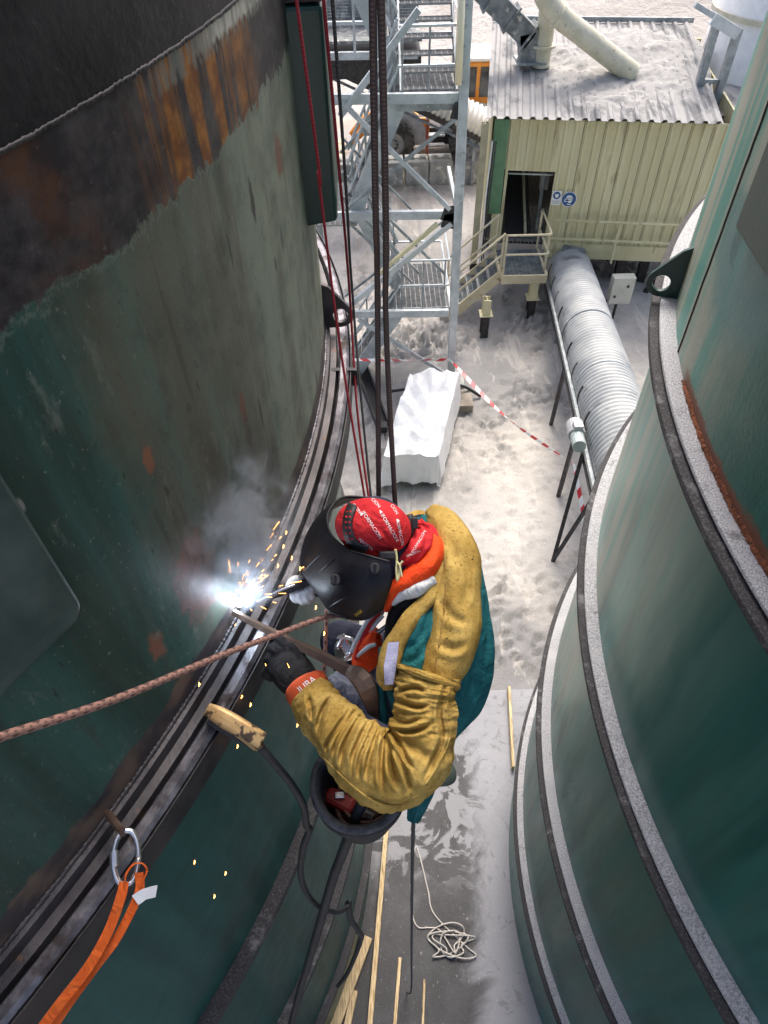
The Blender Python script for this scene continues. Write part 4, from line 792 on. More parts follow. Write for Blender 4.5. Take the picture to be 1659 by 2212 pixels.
def tarp(i, j):
    a = -.16+1.32*i; e = -.14+1.28*j; cl = lambda q: min(max(q, 0), 1); A_, E_ = cl(a), cl(e)
    p = q00*(1-A_)*(1-E_)+q10*A_*(1-E_)+q01*(1-A_)*E_+q11*A_*E_; out = max(-a, a-1, 0)/.16+max(-e, e-1, 0)/.14
    top = .78+.12*math.sin(2.2*a+.5)*math.sin(3*e+.6)+.10*fbm(a*2, e*3, 1, 2, 2)+crease(a, e)
    ax_ = nrm(q10-q00); ay_ = nrm(q01-q00); ox = (max(a-1, 0)-max(-a, 0))*.45; oy = (max(e-1, 0)-max(-e, 0))*.6; rip = (.05*fbm((a if abs(oy) > abs(ox) else e)*5, 3, 1, 3)+crease(a*1.3, e*.7)*.6)*min(1, out)
    p = p+ax_*(ox+rip*np.sign(ox))+ay_*(oy+rip*np.sign(oy)); p[2] = max(.06, top*(1-min(1.0, out*.85))+.06); return p
MB().grid(tarp, 80, 110).build('tarpaulin', TARP, tb, angle=16)
mb1(lambda b: b.plate([Zp(880, 960, .12), Zp(945, 960, .12), Zp(940, 1030, .12), Zp(868, 1022, .12)], (0, 0, .16)), 'machine_base', M('machine_yellow_base', (.05, .05, .05), (.5, .4, .05), 14, .5, 0, .1, stretch=(3, .3, .3), contrast=(.49, .51)), tb, bevel=.02)
c_ = Zp(868, 1012, .25); b = MB().cyl(c_+(-.02, -.02, -.15), c_+(-.16, -.1, -.19), .10, 14); b.build('castor', BLACK, tb)
c_ = Zp(997, 868, .09); tag(MB().box(c_, (.42, .5, .2)).build('timber_block', M('grey_timber', (.2, .17, .13), (.34, .3, .25), 12, .8, 0, .4, stretch=(1, 8, 8)), bevel=.01), 'short weathered timber block lying beside the white tarpaulin', 'timber block')
tag(MB().tube(crom([Zp(845, 845, .35), Zp(900, 838, .5), Zp(990, 832, .35), Zp(1038, 856, .04)], 20), .03, 8).build('black_hose', BLACK, smooth=True), 'black hose passing under the tarpaulin near the tower foot', 'hose')
cb = thing('channel_bar', 'black steel channel bar lying on the yard between silo and tarpaulin', 'steel bar', Zp(805, 860, 0))
a_, b_ = Zp(762, 745, .15), Zp(826, 915, .15)
mb1(lambda b: b.channel(a_, b_, .16, .26, .03, nrm(np.cross(b_-a_, (0, 0, 1)))), 'channel', BLACK, cb); mb1(lambda b: b.box(b_+(0, -.1, 0), (.2, .2, .14)), 'end_plate', BLACK, cb, bevel=.02)
# barrier tape: red and white stripes printed along its length
def tape(P, w, name, label, par=None):
    P = crom(P, 90); L_ = np.r_[0, np.cumsum(np.linalg.norm(np.diff(P, axis=0), axis=1))]; b = MB(); vs = []; uv = []
    for i, p in enumerate(P):
        t = nrm(P[min(i+1, 89)]-P[max(i-1, 0)]); s_ = nrm(np.cross(t, UP)); tw = .9+.9*math.sin(L_[i]*1.7)
        e = s_*math.sin(tw)+np.cross(s_, t)*math.cos(tw); vs += [p+e*w/2, p-e*w/2]; uv += [(L_[i], 0), (L_[i], w)]
    b.add(vs, [(2*i, 2*i+2, 2*i+3, 2*i+1) for i in range(89)]); b.uv = uv
    return tag(b.build(name, TAPE, par, solid=.001), label, 'barrier tape', 'red and white barrier tapes')
n = NT('barrier_tape_print'); u, v_, _ = n.sep(n.tc.outputs['UV']); s_ = n.math('FRACT', n.math('MULTIPLY', n.math('ADD', u, v_), 3.2)); TAPE = n.fin(n.mix(n.step(s_, .49, .51), (.80, .80, .78), (.62, .03, .04)), .4, 0, None)
tk = Yp(972, 777, TY-.1)
tape([Yp(700, 776, TY-.25), Yp(840, 778, TY-.2), tk], .075, 'barrier_tape', 'red and white tape stretched from the left silo to the tower post')
tp1 = Zp(1240, 1003, .75)
tape([tk, tk*.5+tp1*.5+(0, 0, -.22), tp1], .075, 'barrier_tape', 'red and white tape sagging from the tower post to the conveyor legs')
tape([tp1, tp1*.5+Zp(1262, 1120, .3)*.5, Zp(1262, 1120, .3), Zp(1262, 1160, .1)], .075, 'barrier_tape', 'red and white tape end hanging beside the right silo ring')
# ------------------------------------------------------------------ the welder
from mathutils.bvhtree import BVHTree
def on(mb, x, y, off=.0015):
    if not hasattr(mb, 'bvh'): mb.bvh = BVHTree.FromPolygons([Vector(p) for p in mb.v], mb.f)
    d = ray(x, y); h = mb.bvh.ray_cast(Vector(CAM), Vector(d)); return None if h[0] is None else np.array(h[0])-d*off
def printed(mb, s_, x, y, size, ang, name, mat, par, bend=0, off=.0015, flipx=1):
    vs, fs = text_mesh(s_, size); ca, sa = math.cos(math.radians(ang)), math.sin(math.radians(ang)); P = []; ok = []
    for a, b_ in vs:
        b_ = b_+bend*a*a; p = on(mb, x+a*ca+b_*sa, y+a*sa-b_*ca, off); ok.append(p is not None); P.append(p if p is not None else np.zeros(3))
    fs = [f for f in fs if all(ok[i] for i in f)]
    if fs:
        used = sorted({i for f in fs for i in f}); ix = {k: j for j, k in enumerate(used)}
        return MB().add([P[i] for i in used], [tuple(ix[i] for i in f) for f in fs]).build(name, mat, par)
def patch(mb, pts, name, mat, par, off=.0015, nsub=6):
    P = []
    for i in range(len(pts)):
        a, b_ = np.array(pts[i], float), np.array(pts[(i+1) % len(pts)], float)
        for k in range(nsub): P.append(a+(b_-a)*k/nsub)
    c = np.mean(pts, axis=0); V = []
    for s_ in (1, .66, .33):
        for p in P: q = c+(p-c)*s_; h = on(mb, q[0], q[1], off); V.append(h if h is not None else V[-1])
    h = on(mb, c[0], c[1], off); V.append(h if h is not None else V[-1]); n_ = len(P)
    fs = [(r*n_+i, r*n_+(i+1) % n_, (r+1)*n_+(i+1) % n_, (r+1)*n_+i) for r in range(2) for i in range(n_)]+[(2*n_+i, 2*n_+(i+1) % n_, 3*n_) for i in range(n_)]
    return MB().add(V, fs).build(name, mat, par, smooth=True)
def strip(mb, pts, w, name, mat, par, off=.003, m=40, th=.003):      # strap lying on a surface, path in px, width in px
    P = crom(pts, m); V = []
    for i in range(m):
        t = P[min(i+1, m-1)]-P[max(i-1, 0)]; t /= np.linalg.norm(t)+1e-9; nn = np.array([-t[1], t[0]]); row = []
        for e in (-.5, 0, .5): q = P[i]+nn*w*e; h = on(mb, q[0], q[1], off); row.append(h)
        base = next((r for r in row if r is not None), V[-1] if V else None); V += [r if r is not None else base for r in row]
    return MB().add(V, [(3*i+k, 3*i+3+k, 3*i+4+k, 3*i+1+k) for i in range(m-1) for k in (0, 1)]).build(name, mat, par, smooth=True, solid=th)
n = NT('welding_leather'); v = n.vec('Object'); c = n.mix(n.step(n.noise(v, 9, 6, .6), .36, .66), (.33, .21, .050), (.50, .35, .105))
c = n.mix(n.mul(n.step(n.noise(v, 120, 5, .7), .5, .66), .6), c, (.20, .105, .024)); c = n.mix(n.mul(n.step(n.noise(v, 95, 2), .68, .71), n.step(n.noise(v, 8, 3), .42, .55)), c, (.035, .02, .01)); c = n.mix(n.mul(n.step(n.noise(v, 4, 6, .7), .52, .66), .5), c, (.17, .10, .035))
c = n.mix(n.mul(n.step(n.noise(v, 5, 4), .58, .75), .6), c, (.56, .41, .14))
LEATHER = n.fin(c, .9, 0, n.bump(n.noise(v, 220, 5, .7), .7, .003, n.bump(n.noise(v, 26, 5, .65, 1.0), .35, .012)), .08)
def cloth(name, a, b_, sc=12): 
    n = NT(name); v = n.vec('Object'); c = n.mix(n.step(n.noise(v, sc, 5), .35, .68), a, b_); return n.fin(c, .8, 0, n.bump(n.noise(v, 260, 2), .2, .002, n.bump(n.noise(v, 13, 4, .6, 1.2), .6, .025)), .2)
TEAL = cloth('teal_work_cloth', (.006, .075, .085), (.014, .13, .14)); HIVIS = cloth('hi_vis_orange', (.74, .055, .010), (.82, .085, .014)); REFL = cloth('reflective_grey', (.55, .58, .57), (.68, .70, .69))
NAVY = cloth('navy_trousers', (.012, .014, .028), (.05, .055, .085)); REDC = cloth('red_bandana_cloth', (.50, .018, .025), (.60, .03, .035)); BLKC = cloth('black_glove_knit', (.010, .010, .011), (.022, .022, .023), 40)
SKIN = M('skin', (.40, .22, .16), (.46, .26, .19), 20, .5, 0, .1, 200); OLIVE = M('olive_boot', (.03, .045, .04), (.05, .065, .055), 20, .6, 0, .3)
SHELL = M('satin_black_shell', (.006, .006, .009), (.010, .010, .015), 30, .48, 0, .5, 220, bd=.001, c3=(.09, .09, .11), s3=160, t3=(.72, .76), spec=.28); CUFF = cloth('orange_cuff', (.55, .085, .03), (.62, .11, .04)); WHITEGLOVE = M('grey_white_glove', (.45, .45, .46), (.68, .68, .68), 25, .7, 0, .4, 90, c3=(.1, .1, .1), s3=20, t3=(.62, .72))
PRINTW = M('white_print', (.75, .75, .75), None, 8, .6, 0, 0); SILVER = M('polished_metal', (.55, .56, .58), (.68, .69, .70), 20, .25, .9, .05); YELL = M('yellow_label', (.80, .50, .01), (.82, .55, .02), 8, .4, 0, 0); CORDY = M('pale_yellow_cord', (.55, .50, .24), (.62, .58, .32), 60, .7, 0, .3)
WP = thing('person', 'welder in mustard leather and teal jacket, red bandana and black welding helmet hanging on ropes', 'person', Tp(900, 1450, 1.95))
# body under the clothes: one continuous mesh
b = MB(); J = lambda x, y, t: Tp(x, y, t)
b.ball(J(808, 1142, 1.675), .082, None, 24, 16); b.ball(J(792, 1168, 1.715), (.06, .06, .085), None, 20, 14); b.ball(J(768, 1185, 1.73), .014, None, 10, 8)
b.tube(crom([J(815, 1160, 1.69), J(860, 1215, 1.71), J(915, 1225, 1.76)], 10), .056, 14)
b.tube(crom([J(925, 1225, 1.80), J(945, 1320, 1.86), J(940, 1430, 1.97), J(930, 1510, 2.10)], 20), [.07+.04*math.sin(math.pi*min(1, i/15)) for i in range(20)], 18)
b.ball(J(925, 1495, 2.08), .12, None, 20, 14)
for k0, k1, k2, k3 in (((930, 1520, 2.12), (770, 1525, 2.16), (850, 1610, 2.42), (925, 1665, 2.58)), ((930, 1460, 2.14), (735, 1385, 2.22), (800, 1510, 2.55), (900, 1600, 2.75))):
    b.tube(crom([J(*k0), (J(*k0)+J(*k1))/2, J(*k1)], 12), np.linspace(.095, .068, 12), 16); b.ball(J(*k1), .068, None, 16, 10); b.tube(crom([J(*k1), J(*k2), J(*k3)], 14), np.linspace(.066, .043, 14), 14)
b.tube([J(925, 1330, 1.85), J(900, 1570, 1.70), J(870, 1640, 1.68), J(680, 1510, 1.76), J(640, 1460, 1.81)], [.06, .055, .05, .04, .032], 12)
b.tube([J(925, 1150, 1.88), J(830, 1190, 2.02), J(700, 1255, 2.03), J(655, 1275, 2.0)], [.06, .055, .045, .03], 12)
b.build('body', NAVY, WP, remesh=.012, sm=4)
for k, q in (((925, 1665, 2.58), (952, 1672, 2.56)), ((900, 1600, 2.75), (925, 1615, 2.75))): MB().tube(crom([J(*k), J(*q), J(q[0]+2, q[1]+24, q[2]+.01)], 12), [.05, .054, .056, .058, .058, .058, .058, .057, .055, .05, .043, .03], 16, flat=.75).build('boot', OLIVE, WP, smooth=True, sub=1)
# jacket: teal torso, leather shoulder piece and sleeves
def carve(mb, lines, depth, wpx):                       # press fold lines, read off the photograph, into the cloth
    V = np.array(mb.v); w = (V-CAM)@RM; X_ = W/2+F*w[:, 0]/-w[:, 2]; Y_ = H/2-F*w[:, 1]/-w[:, 2]; D_ = np.zeros(len(V))
    for ln in lines:
        k = ln[0] if not isinstance(ln[0], tuple) else 1.0; pts = crom(ln[1:] if not isinstance(ln[0], tuple) else ln, 40); best = np.full(len(V), 1e9); side = np.zeros(len(V)); pos = np.zeros(len(V))
        for i in range(39):
            a, b_ = pts[i], pts[i+1]; e = b_-a; L2 = e@e+1e-9; t = np.clip(((X_-a[0])*e[0]+(Y_-a[1])*e[1])/L2, 0, 1); dx = X_-a[0]-t*e[0]; dy = Y_-a[1]-t*e[1]; d = np.hypot(dx, dy); m_ = d < best
            best[m_] = d[m_]; side[m_] = np.sign(e[0]*dy-e[1]*dx)[m_]; pos[m_] = (i+t[m_])/39
        tp = np.clip(np.sin(np.pi*np.clip(.06+.94*pos, 0, 1))*1.5, 0, 1); ww = wpx*(.6+.4*tp)
        D_ += k*depth*tp*(np.exp(-(best/ww)**2)-.55*np.exp(-((best-2.1*ww)/(1.1*ww))**2)*(1+.35*side))
    rays = (V-CAM)/np.linalg.norm(V-CAM, axis=1)[:, None]; mb.v = [tuple(p) for p in V+rays*D_[:, None]]; return mb
zc = lambda *P: [((600+x/1.843)*.6636, (2100+y/1.843)*.6636) for x, y in P]
def folds(A, fr, seed, drift=1.0):
    return lambda s_, a: A*(fbm(s_*fr, math.cos(a)*1.3+math.sin(a)*.4*drift, 1.0, 4, seed)+.5*fbm(s_*fr*.5, math.sin(a)*2, 1, 3, seed+9))
torso = loft([(925, 1118, 1.85, 32, .05), (944, 1200, 1.83, 84, .11), (954, 1300, 1.83, 96, .14), (950, 1400, 1.86, 102, .15), (940, 1480, 1.92, 102, .15), (926, 1545, 1.99, 66, .12), (918, 1620, 2.06, 34, .09), (908, 1700, 2.10, 26, .07), (894, 1768, 2.14, 12, .03)], 90, 72,
    lambda s_, a: .014*fbm(s_*3.0, math.cos(a)*4.0+2*math.sin(a), 1, 4, 3)+.010*math.sin(a*11+5*fbm(s_*2, a, 1, 2))*min(1, s_*3)*min(1, (1-s_)*3))
carve(torso, [((1040, 1230), (1052, 1330), (1048, 1450)), ((1055, 1300), (1062, 1400), (1045, 1500)), ((1030, 1420), (1025, 1490), (1000, 1550)), ((985, 1500), (980, 1560)), ((1045, 1370), (1036, 1460), (1015, 1530))], .010, 6)
torso.build('jacket_back', TEAL, WP, smooth=True)
yoke = loft([(936, 1106, 1.83, 18, .03), (962, 1140, 1.795, 36, .06), (986, 1200, 1.765, 46, .085), (990, 1275, 1.735, 48, .09), (982, 1350, 1.715, 55, .09), (962, 1425, 1.70, 52, .085), (950, 1475, 1.69, 40, .07)], 80, 60, folds(.006, 4.5, 1.0), True, 2.7)
carve(yoke, [((972, 1160), (985, 1220), (980, 1290)), ((1005, 1200), (1010, 1260), (1000, 1320)), ((950, 1290), (975, 1330), (1010, 1345)), ((945, 1390), (980, 1400), (1010, 1390)), ((968, 1240), (962, 1320), (955, 1400))], .009, 8)
yoke.build('leather_shoulder', LEATHER, WP, smooth=True)
def sleeve_folds(s_, a):
    inn = .5+.5*math.cos(a-math.pi)                         # inner side of the bend
    env = math.exp(-((s_-.52)/.26)**2); f = 0
    for k, (c0, w_) in enumerate(((.33, .017), (.385, .019), (.44, .02), (.495, .019), (.55, .02), (.605, .02), (.66, .022), (.72, .022), (.79, .022))):
        c1 = c0+.05*math.sin(a*1.0+k*1.7)+.015*fbm(a*1.5, k*3.1, 1, 2); f += -.021*math.exp(-((s_-c1)/w_)**2)*(.15+.85*(.5+.5*math.cos(a-math.pi*.78+.6*math.sin(k*2.3)))**1.2)
    return f*(.45+.55*env)*.35+.009*inn*env+.007*fbm(s_*7, a*.9, 1, 3, 4)+.0055*fbm(s_*26, a*1.0, 1, 4, 8)
sleeve = loft([(925, 1456, 1.650, 66, .078), (918, 1505, 1.655, 62, .085), (915, 1570, 1.66, 66, .088), (890, 1642, 1.66, 74, .09), (830, 1664, 1.665, 76, .088), (768, 1620, 1.69, 66, .08), (716, 1560, 1.725, 56, .07), (671, 1504, 1.765, 47, .058)], 240, 150, sleeve_folds, True, 2.3)
carve(sleeve, [zc((1205, 505), (1192, 640), (1182, 760), (1192, 900)), zc((1240, 520), (1290, 600), (1330, 680), (1372, 740)), zc((1255, 610), (1310, 720), (1345, 820), (1350, 880)), zc((1168, 500), (1130, 600), (1102, 700), (1085, 820)), zc((1100, 470), (1060, 560), (1020, 650), (1000, 780)),
    zc((1055, 430), (1000, 520), (950, 620), (930, 740)), zc((985, 400), (920, 500), (860, 590), (850, 640)), zc((870, 320), (820, 420), (790, 520)), zc((1222, 540), (1232, 650), (1245, 760), (1285, 880)), zc((1140, 480), (1090, 590), (1050, 690), (1040, 800)), zc((1020, 400), (960, 500), (905, 600), (890, 680)),
    [.8]+zc((1270, 290), (1330, 265), (1400, 262), (1450, 290)), [.9]+zc((1240, 330), (1320, 352), (1400, 372), (1470, 360)), [.8]+zc((1565, 240), (1532, 400), (1545, 560), (1480, 720), (1440, 800)), [.7]+zc((1230, 460), (1330, 470), (1420, 440)), [.8]+zc((1250, 500), (1340, 520), (1430, 500), (1490, 460)), [.7]+zc((740, 300), (760, 380), (770, 470)), [.5]+zc((1100, 900), (1200, 945), (1300, 955), (1400, 900))], .017, 5.0)
sleeve.build('leather_sleeve', LEATHER, WP, smooth=True)
hem = loft([(927, 1452, 1.650, 67, .081), (925, 1459, 1.650, 71, .085), (922, 1468, 1.650, 68, .083)], 14, 60, folds(.004, 3, 2)); hem.build('sleeve_seam', LEATHER, WP, smooth=True)
MB().tube(crom([on(yoke, x, y, .002) for x, y in ((960, 1200), (962, 1290), (952, 1370), (940, 1440))], 40), .0022, 6).build('stitched_seam', cloth('seam_thread', (.25, .15, .04), (.3, .2, .06)), WP)
for P_ in (zc((800, 640), (960, 800), (1080, 900), (1180, 955), (1290, 960), (1400, 900)), zc((1590, 260), (1570, 420), (1590, 560), (1520, 720), (1450, 830))):
    Q_ = [on(sleeve, x, y, .0015) for x, y in crom(P_, 40)]; MB().tube([q for q in Q_ if q is not None], .0022, 6).build('stitched_seam', LEATHER, WP)
loft([(905, 1130, 1.90, 30, .05), (840, 1185, 2.0, 40, .06), (760, 1230, 2.03, 38, .055), (692, 1258, 2.02, 26, .04)], 40, 30, folds(.006, 5, 6)).build('leather_sleeve', LEATHER, WP, smooth=True)
chest = loft([(945, 1270, 1.74, 22, .05), (916, 1345, 1.725, 46, .075), (898, 1430, 1.715, 52, .075), (890, 1500, 1.72, 42, .06)], 40, 40, folds(.010, 4, 12)); carve(chest, [((930, 1330), (905, 1380), (880, 1400)), ((925, 1380), (900, 1420), (870, 1430)), ((935, 1300), (920, 1350), (915, 1420))], .010, 6)
chest.build('chest_panel', TEAL, WP, smooth=True)
facing = loft([(958, 1215, 1.69, 12, .015), (930, 1285, 1.668, 16, .017), (884, 1342, 1.652, 19, .018), (849, 1400, 1.648, 24, .018), (836, 1455, 1.655, 21, .017), (838, 1488, 1.668, 12, .012)], 60, 30, folds(.004, 6, 5)); facing.build('leather_facing', LEATHER, WP, smooth=True)
patch(facing, ((838, 1388), (862, 1386), (856, 1440), (850, 1478), (831, 1480), (829, 1440)), 'hook_tape', M('lilac_hook_tape', (.40, .40, .58), (.48, .48, .64), 60, .8, 0, .5, 200), WP, .003)
edge_ = loft([(826, 1400, 1.70, 8, .02), (824, 1480, 1.72, 9, .02), (832, 1575, 1.76, 10, .02)], 20, 16); edge_.build('jacket_edge', TEAL, WP, smooth=True)
col = loft([(924, 1146, 1.745, 10, .03), (938, 1180, 1.71, 20, .04), (925, 1222, 1.685, 26, .045), (885, 1252, 1.67, 25, .04), (852, 1275, 1.67, 17, .035), (833, 1316, 1.69, 8, .02)], 60, 30, folds(.004, 5, 7)); col.build('hi_vis_collar', HIVIS, WP, smooth=True)
loft([(936, 1252, 1.672, 12, .02), (905, 1268, 1.662, 19, .025), (868, 1282, 1.664, 17, .024), (846, 1300, 1.68, 9, .018)], 40, 24, folds(.003, 4, 9)).build('reflective_band', REFL, WP, smooth=True)
loft([(905, 1296, 1.70, 14, .03), (868, 1308, 1.71, 18, .035), (848, 1340, 1.74, 14, .03), (836, 1390, 1.78, 8, .02)], 30, 20).build('harness_strap', BLKC, WP, smooth=True)
loft([(810, 1362, 1.80, 8, .02), (800, 1395, 1.82, 28, .04), (790, 1422, 1.84, 26, .045), (775, 1440, 1.87, 10, .03)], 40, 30, folds(.008, 6, 14)).build('hi_vis_front', HIVIS, WP, smooth=True)
loft([(812, 1392, 1.775, 4, .006), (795, 1398, 1.778, 5, .007), (772, 1418, 1.80, 4, .006)], 20, 10).build('reflective_band', REFL, WP, smooth=True)
# head: bandana tied at the back, head band, helmet shell
hc = Tp(806, 1139, 1.66); rr_ = nrm(hc-CAM); ax_ = nrm(np.cross(rr_, np.cross(RM[:, 0], rr_))); px_ = 1.66/F; kn = np.array([856, 1188.0])
ay__ = nrm(np.cross(rr_, ax_)); cap = MB(); vs = []; fs = []; NU, NV = 120, 60
tilt = math.radians(10); e1 = ax_*math.cos(tilt)+ay__*math.sin(tilt); e2 = -ax_*math.sin(tilt)+ay__*math.cos(tilt)
if e2 @ RM[:, 1] < 0: e2 = -e2
for j in range(NV+1):
    ph = math.pi*j/NV
    for i in range(NU):
        an = 2*math.pi*i/NU; q = (math.sin(ph)*math.cos(an), math.sin(ph)*math.sin(an), math.cos(ph)); p = hc+e1*83*px_*q[0]+e2*63*px_*q[1]-rr_*.098*q[2]
        w = RM.T@(p-CAM); X_, Y_ = W/2+F*w[0]/-w[2], H/2-F*w[1]/-w[2]; dk = math.hypot(X_-kn[0], Y_-kn[1]); ak = math.atan2(Y_-kn[1], X_-kn[0])
        g = .0042*math.sin(ak*15+.5*fbm(X_*.03, Y_*.03, 1, 2))*math.exp(-((dk-18)/36)**2)+.002*fbm(X_*.04, Y_*.04, 1, 3); vs.append(p-rr_*g*(1 if q[2] > 0 else 0))
for j in range(NV):
    for i in range(NU): i2 = (i+1) % NU; fs.append((j*NU+i, j*NU+NU+i, j*NU+NU+i2, j*NU+i2))
cap.add(vs, fs); BD_ = cap.build('bandana', REDC, WP, smooth=True)
for s_, x, y, sz, an in (('IFORMACION', 803, 1134, 11.5, 56), ('IFORMACION', 842, 1140, 11, 60), ('IFORMACION', 864, 1150, 9.5, 78), ('CION', 770, 1098, 10, 50), ('CION', 812, 1086, 10, 48), ('CION', 852, 1100, 9.5, 58), ('MACION', 790, 1176, 9.5, 38)):
    printed(cap, s_, x, y, sz, an, 'lettering', PRINTW, BD_, off=.002)
for x, y in ((781, 1110), (823, 1105), (860, 1124)): patch(cap, ((x-3, y-4), (x+4, y+1), (x-2, y+5)), 'emblem', PRINTW, BD_, .0022, 2)
scarf = loft([(908, 1136, 1.735, 12, .03), (918, 1160, 1.715, 26, .045), (896, 1195, 1.69, 30, .05), (862, 1222, 1.685, 14, .03)], 50, 40, lambda s_, a: .007*fbm(s_*5, a*1.6, 1, 4, 2)+.004*math.sin(a*9+s_*8)); SCF = scarf.build('neck_scarf', REDC, WP, smooth=True)
printed(scarf, 'IFORMACION', 905, 1170, 9, -60, 'lettering', PRINTW, SCF, off=.002); printed(scarf, 'MACION', 893, 1196, 8, -22, 'lettering', PRINTW, SCF, off=.002)
loft([(898, 1216, 1.71, 6, .03), (875, 1238, 1.705, 10, .03), (852, 1258, 1.71, 8, .03)], 20, 16).build('neck', SKIN, WP, smooth=True)
strip(cap, ((762, 1090), (752, 1118), (752, 1150), (766, 1178), (792, 1192)), 19, 'head_band', BLACK, WP, .006, th=.005)
for k in range(12): x, y = [(754, 1104), (753, 1116), (752, 1128), (752, 1140), (753, 1152), (758, 1164)][k//2]; patch(cap, [(x+(-5 if k % 2 else 3)+a, y+b_) for a, b_ in ((-2, -2), (2, -2), (2, 2), (-2, 2))], 'adjustment_hole', REDC, WP, .0105, 1)
MB().tube(crom([Tp(884, 1112, 1.70), Tp(890, 1135, 1.69), Tp(880, 1165, 1.68), Tp(858, 1190, 1.655), Tp(820, 1202, 1.63)], 40), .009, 10, flat=.5).build('rear_strap', BLACK, WP, smooth=True)
MB().box(Tp(836, 1199, 1.595), (34*px_, 17*px_, .03), (RM[:, 0], RM[:, 1], RM[:, 2])).build('ratchet_box', BLACK, WP, bevel=.004); MB().box(Tp(895, 1130, 1.66), (15*px_, 26*px_, .025), (RM[:, 0], RM[:, 1], RM[:, 2])).build('strap_clip', BLACK, WP, bevel=.004)
MB().tube(crom([Tp(x, y, 1.585) for x, y in ((854, 1186), (857, 1206), (856, 1232), (858, 1254), (862, 1240), (863, 1222), (858, 1214))], 40), .0028, 8).build('bandana_cord', CORDY, WP, smooth=True)
MB().tube(crom([Tp(x, y, 1.582) for x, y in ((870, 1212), (864, 1222), (868, 1246), (864, 1226), (860, 1216))], 30), .0026, 8).build('bandana_cord', CORDY, WP, smooth=True)
rows = [[(800, 1076, 1.80), (740, 1075, 1.80), (708, 1110, 1.76), (714, 1153, 1.68), (750, 1187, 1.60), (795, 1201, 1.555), (842, 1214, 1.55)],
        [(776, 1077, 1.87), (716, 1092, 1.86), (686, 1123, 1.82), (690, 1178, 1.70), (738, 1216, 1.588), (795, 1229, 1.55), (847, 1233, 1.553)],
        [(715, 1102, 1.93), (684, 1124, 1.91), (661, 1162, 1.87), (668, 1212, 1.75), (722, 1252, 1.607), (790, 1264, 1.555), (847, 1256, 1.56)],
        [(670, 1150, 1.98), (660, 1165, 1.95), (650, 1204, 1.905), (656, 1238, 1.80), (708, 1288, 1.645), (785, 1302, 1.578), (838, 1282, 1.58)],
        [(664, 1200, 2.0), (655, 1216, 1.97), (655, 1240, 1.90), (688, 1282, 1.775), (716, 1322, 1.69), (780, 1336, 1.62), (828, 1314, 1.615)],
        [(680, 1232, 2.0), (672, 1246, 1.97), (676, 1258, 1.92), (700, 1300, 1.82), (732, 1326, 1.745), (785, 1338, 1.68), (822, 1322, 1.665)]]
A_ = np.array(rows, float); A2 = np.array([crom(r, 43) for r in A_]); A3 = np.array([crom(A2[:, k], 31) for k in range(43)]); hm = MB()
hm.grid(lambda i, j: Tp(*A3[int(round(i*42)), int(round(j*30))]), 43, 31); HM = hm.build('helmet_shell', SHELL, WP, smooth=True, solid=.004)
MB().tube(crom([Tp(*q) for q in rows[0]], 60), .0035, 8).build('shell_rim', SHELL, HM, smooth=True); MB().tube(crom([Tp(*q) for q in rows[4]], 60), .004, 8).build('shell_lip', SHELL, HM, smooth=True)
for x, y, r in ((725, 1252, 17), (810, 1228, 16)):
    p = on(hm, x, y, 0); d_ = nrm(CAM-p); d_ = nrm(d_+.25*RM[:, 0]*0); MB().cyl(p-d_*.004, p+d_*.016, r*.8*px_, 24, r*.62*px_).build('knob', BLACK, HM, bevel=.002); MB().bar(p+d_*.015+RM[:, 1]*.01, p+d_*.015-RM[:, 1]*.01, .004, .008, d_).build('knob_grip', SHELL, HM)
patch(hm, ((668, 1170), (675, 1190), (668, 1208), (661, 1190)), 'warning_label', YELL, HM, .004, 3); patch(hm, ((668, 1182), (671, 1190), (668, 1198), (665, 1190)), 'label_mark', BLACK, HM, .0052, 3)
printed(hm, 'EDGE', 773, 1326, 9, -38, 'lettering', YELL, HM, off=.004)
for a_, b_ in (((655, 1236), (700, 1190)), ((690, 1236), (728, 1205)), ((712, 1312), (754, 1288))):
    P = [on(hm, a_[0]+(b_[0]-a_[0])*t, a_[1]+(b_[1]-a_[1])*t, .001) for t in np.linspace(0, 1, 16)]; P = [p for p in P if p is not None]; MB().tube(P, [.0045*math.sin(math.pi*(.08+.9*i/len(P)))+.0008 for i in range(len(P))], 8).build('shell_ridge', SHELL, HM, smooth=True)
# hands
g = MB(); G = lambda x, y, t: Tp(x, y, t)
g.tube(crom([G(668, 1496, 1.775), G(645, 1468, 1.80), G(618, 1436, 1.83), G(604, 1418, 1.845)], 14), [.042, .044, .046, .048, .050, .052, .053, .053, .052, .051, .049, .046, .042, .036], 18, flat=.7, up0=-ray(640, 1450))
for k, P in enumerate((((626, 1408, 1.825), (612, 1385, 1.83), (596, 1374, 1.855), (588, 1378, 1.885)), ((612, 1424, 1.83), (597, 1404, 1.83), (586, 1402, 1.86), (592, 1414, 1.885)), ((604, 1440, 1.84), (587, 1424, 1.842), (579, 1430, 1.868), (590, 1442, 1.885)), ((602, 1456, 1.845), (583, 1446, 1.85), (574, 1456, 1.872), (586, 1464, 1.885)))):
    g.tube(crom([G(*p) for p in P], 14), np.linspace(.0185, .0125, 14)-(.001 if k == 3 else 0), 12); g.ball(G(*P[-1]), .0125, None, 10, 8); g.ball(G(*P[1]), .0165, None, 10, 8)
g.tube(crom([G(660, 1450, 1.80), G(648, 1418, 1.805), G(634, 1394, 1.815), G(624, 1382, 1.83)], 12), np.linspace(.018, .010, 12), 12); g.ball(G(624, 1382, 1.83), .0105, None, 10, 8)
g.build('glove', BLKC, WP, remesh=.003, sm=8)
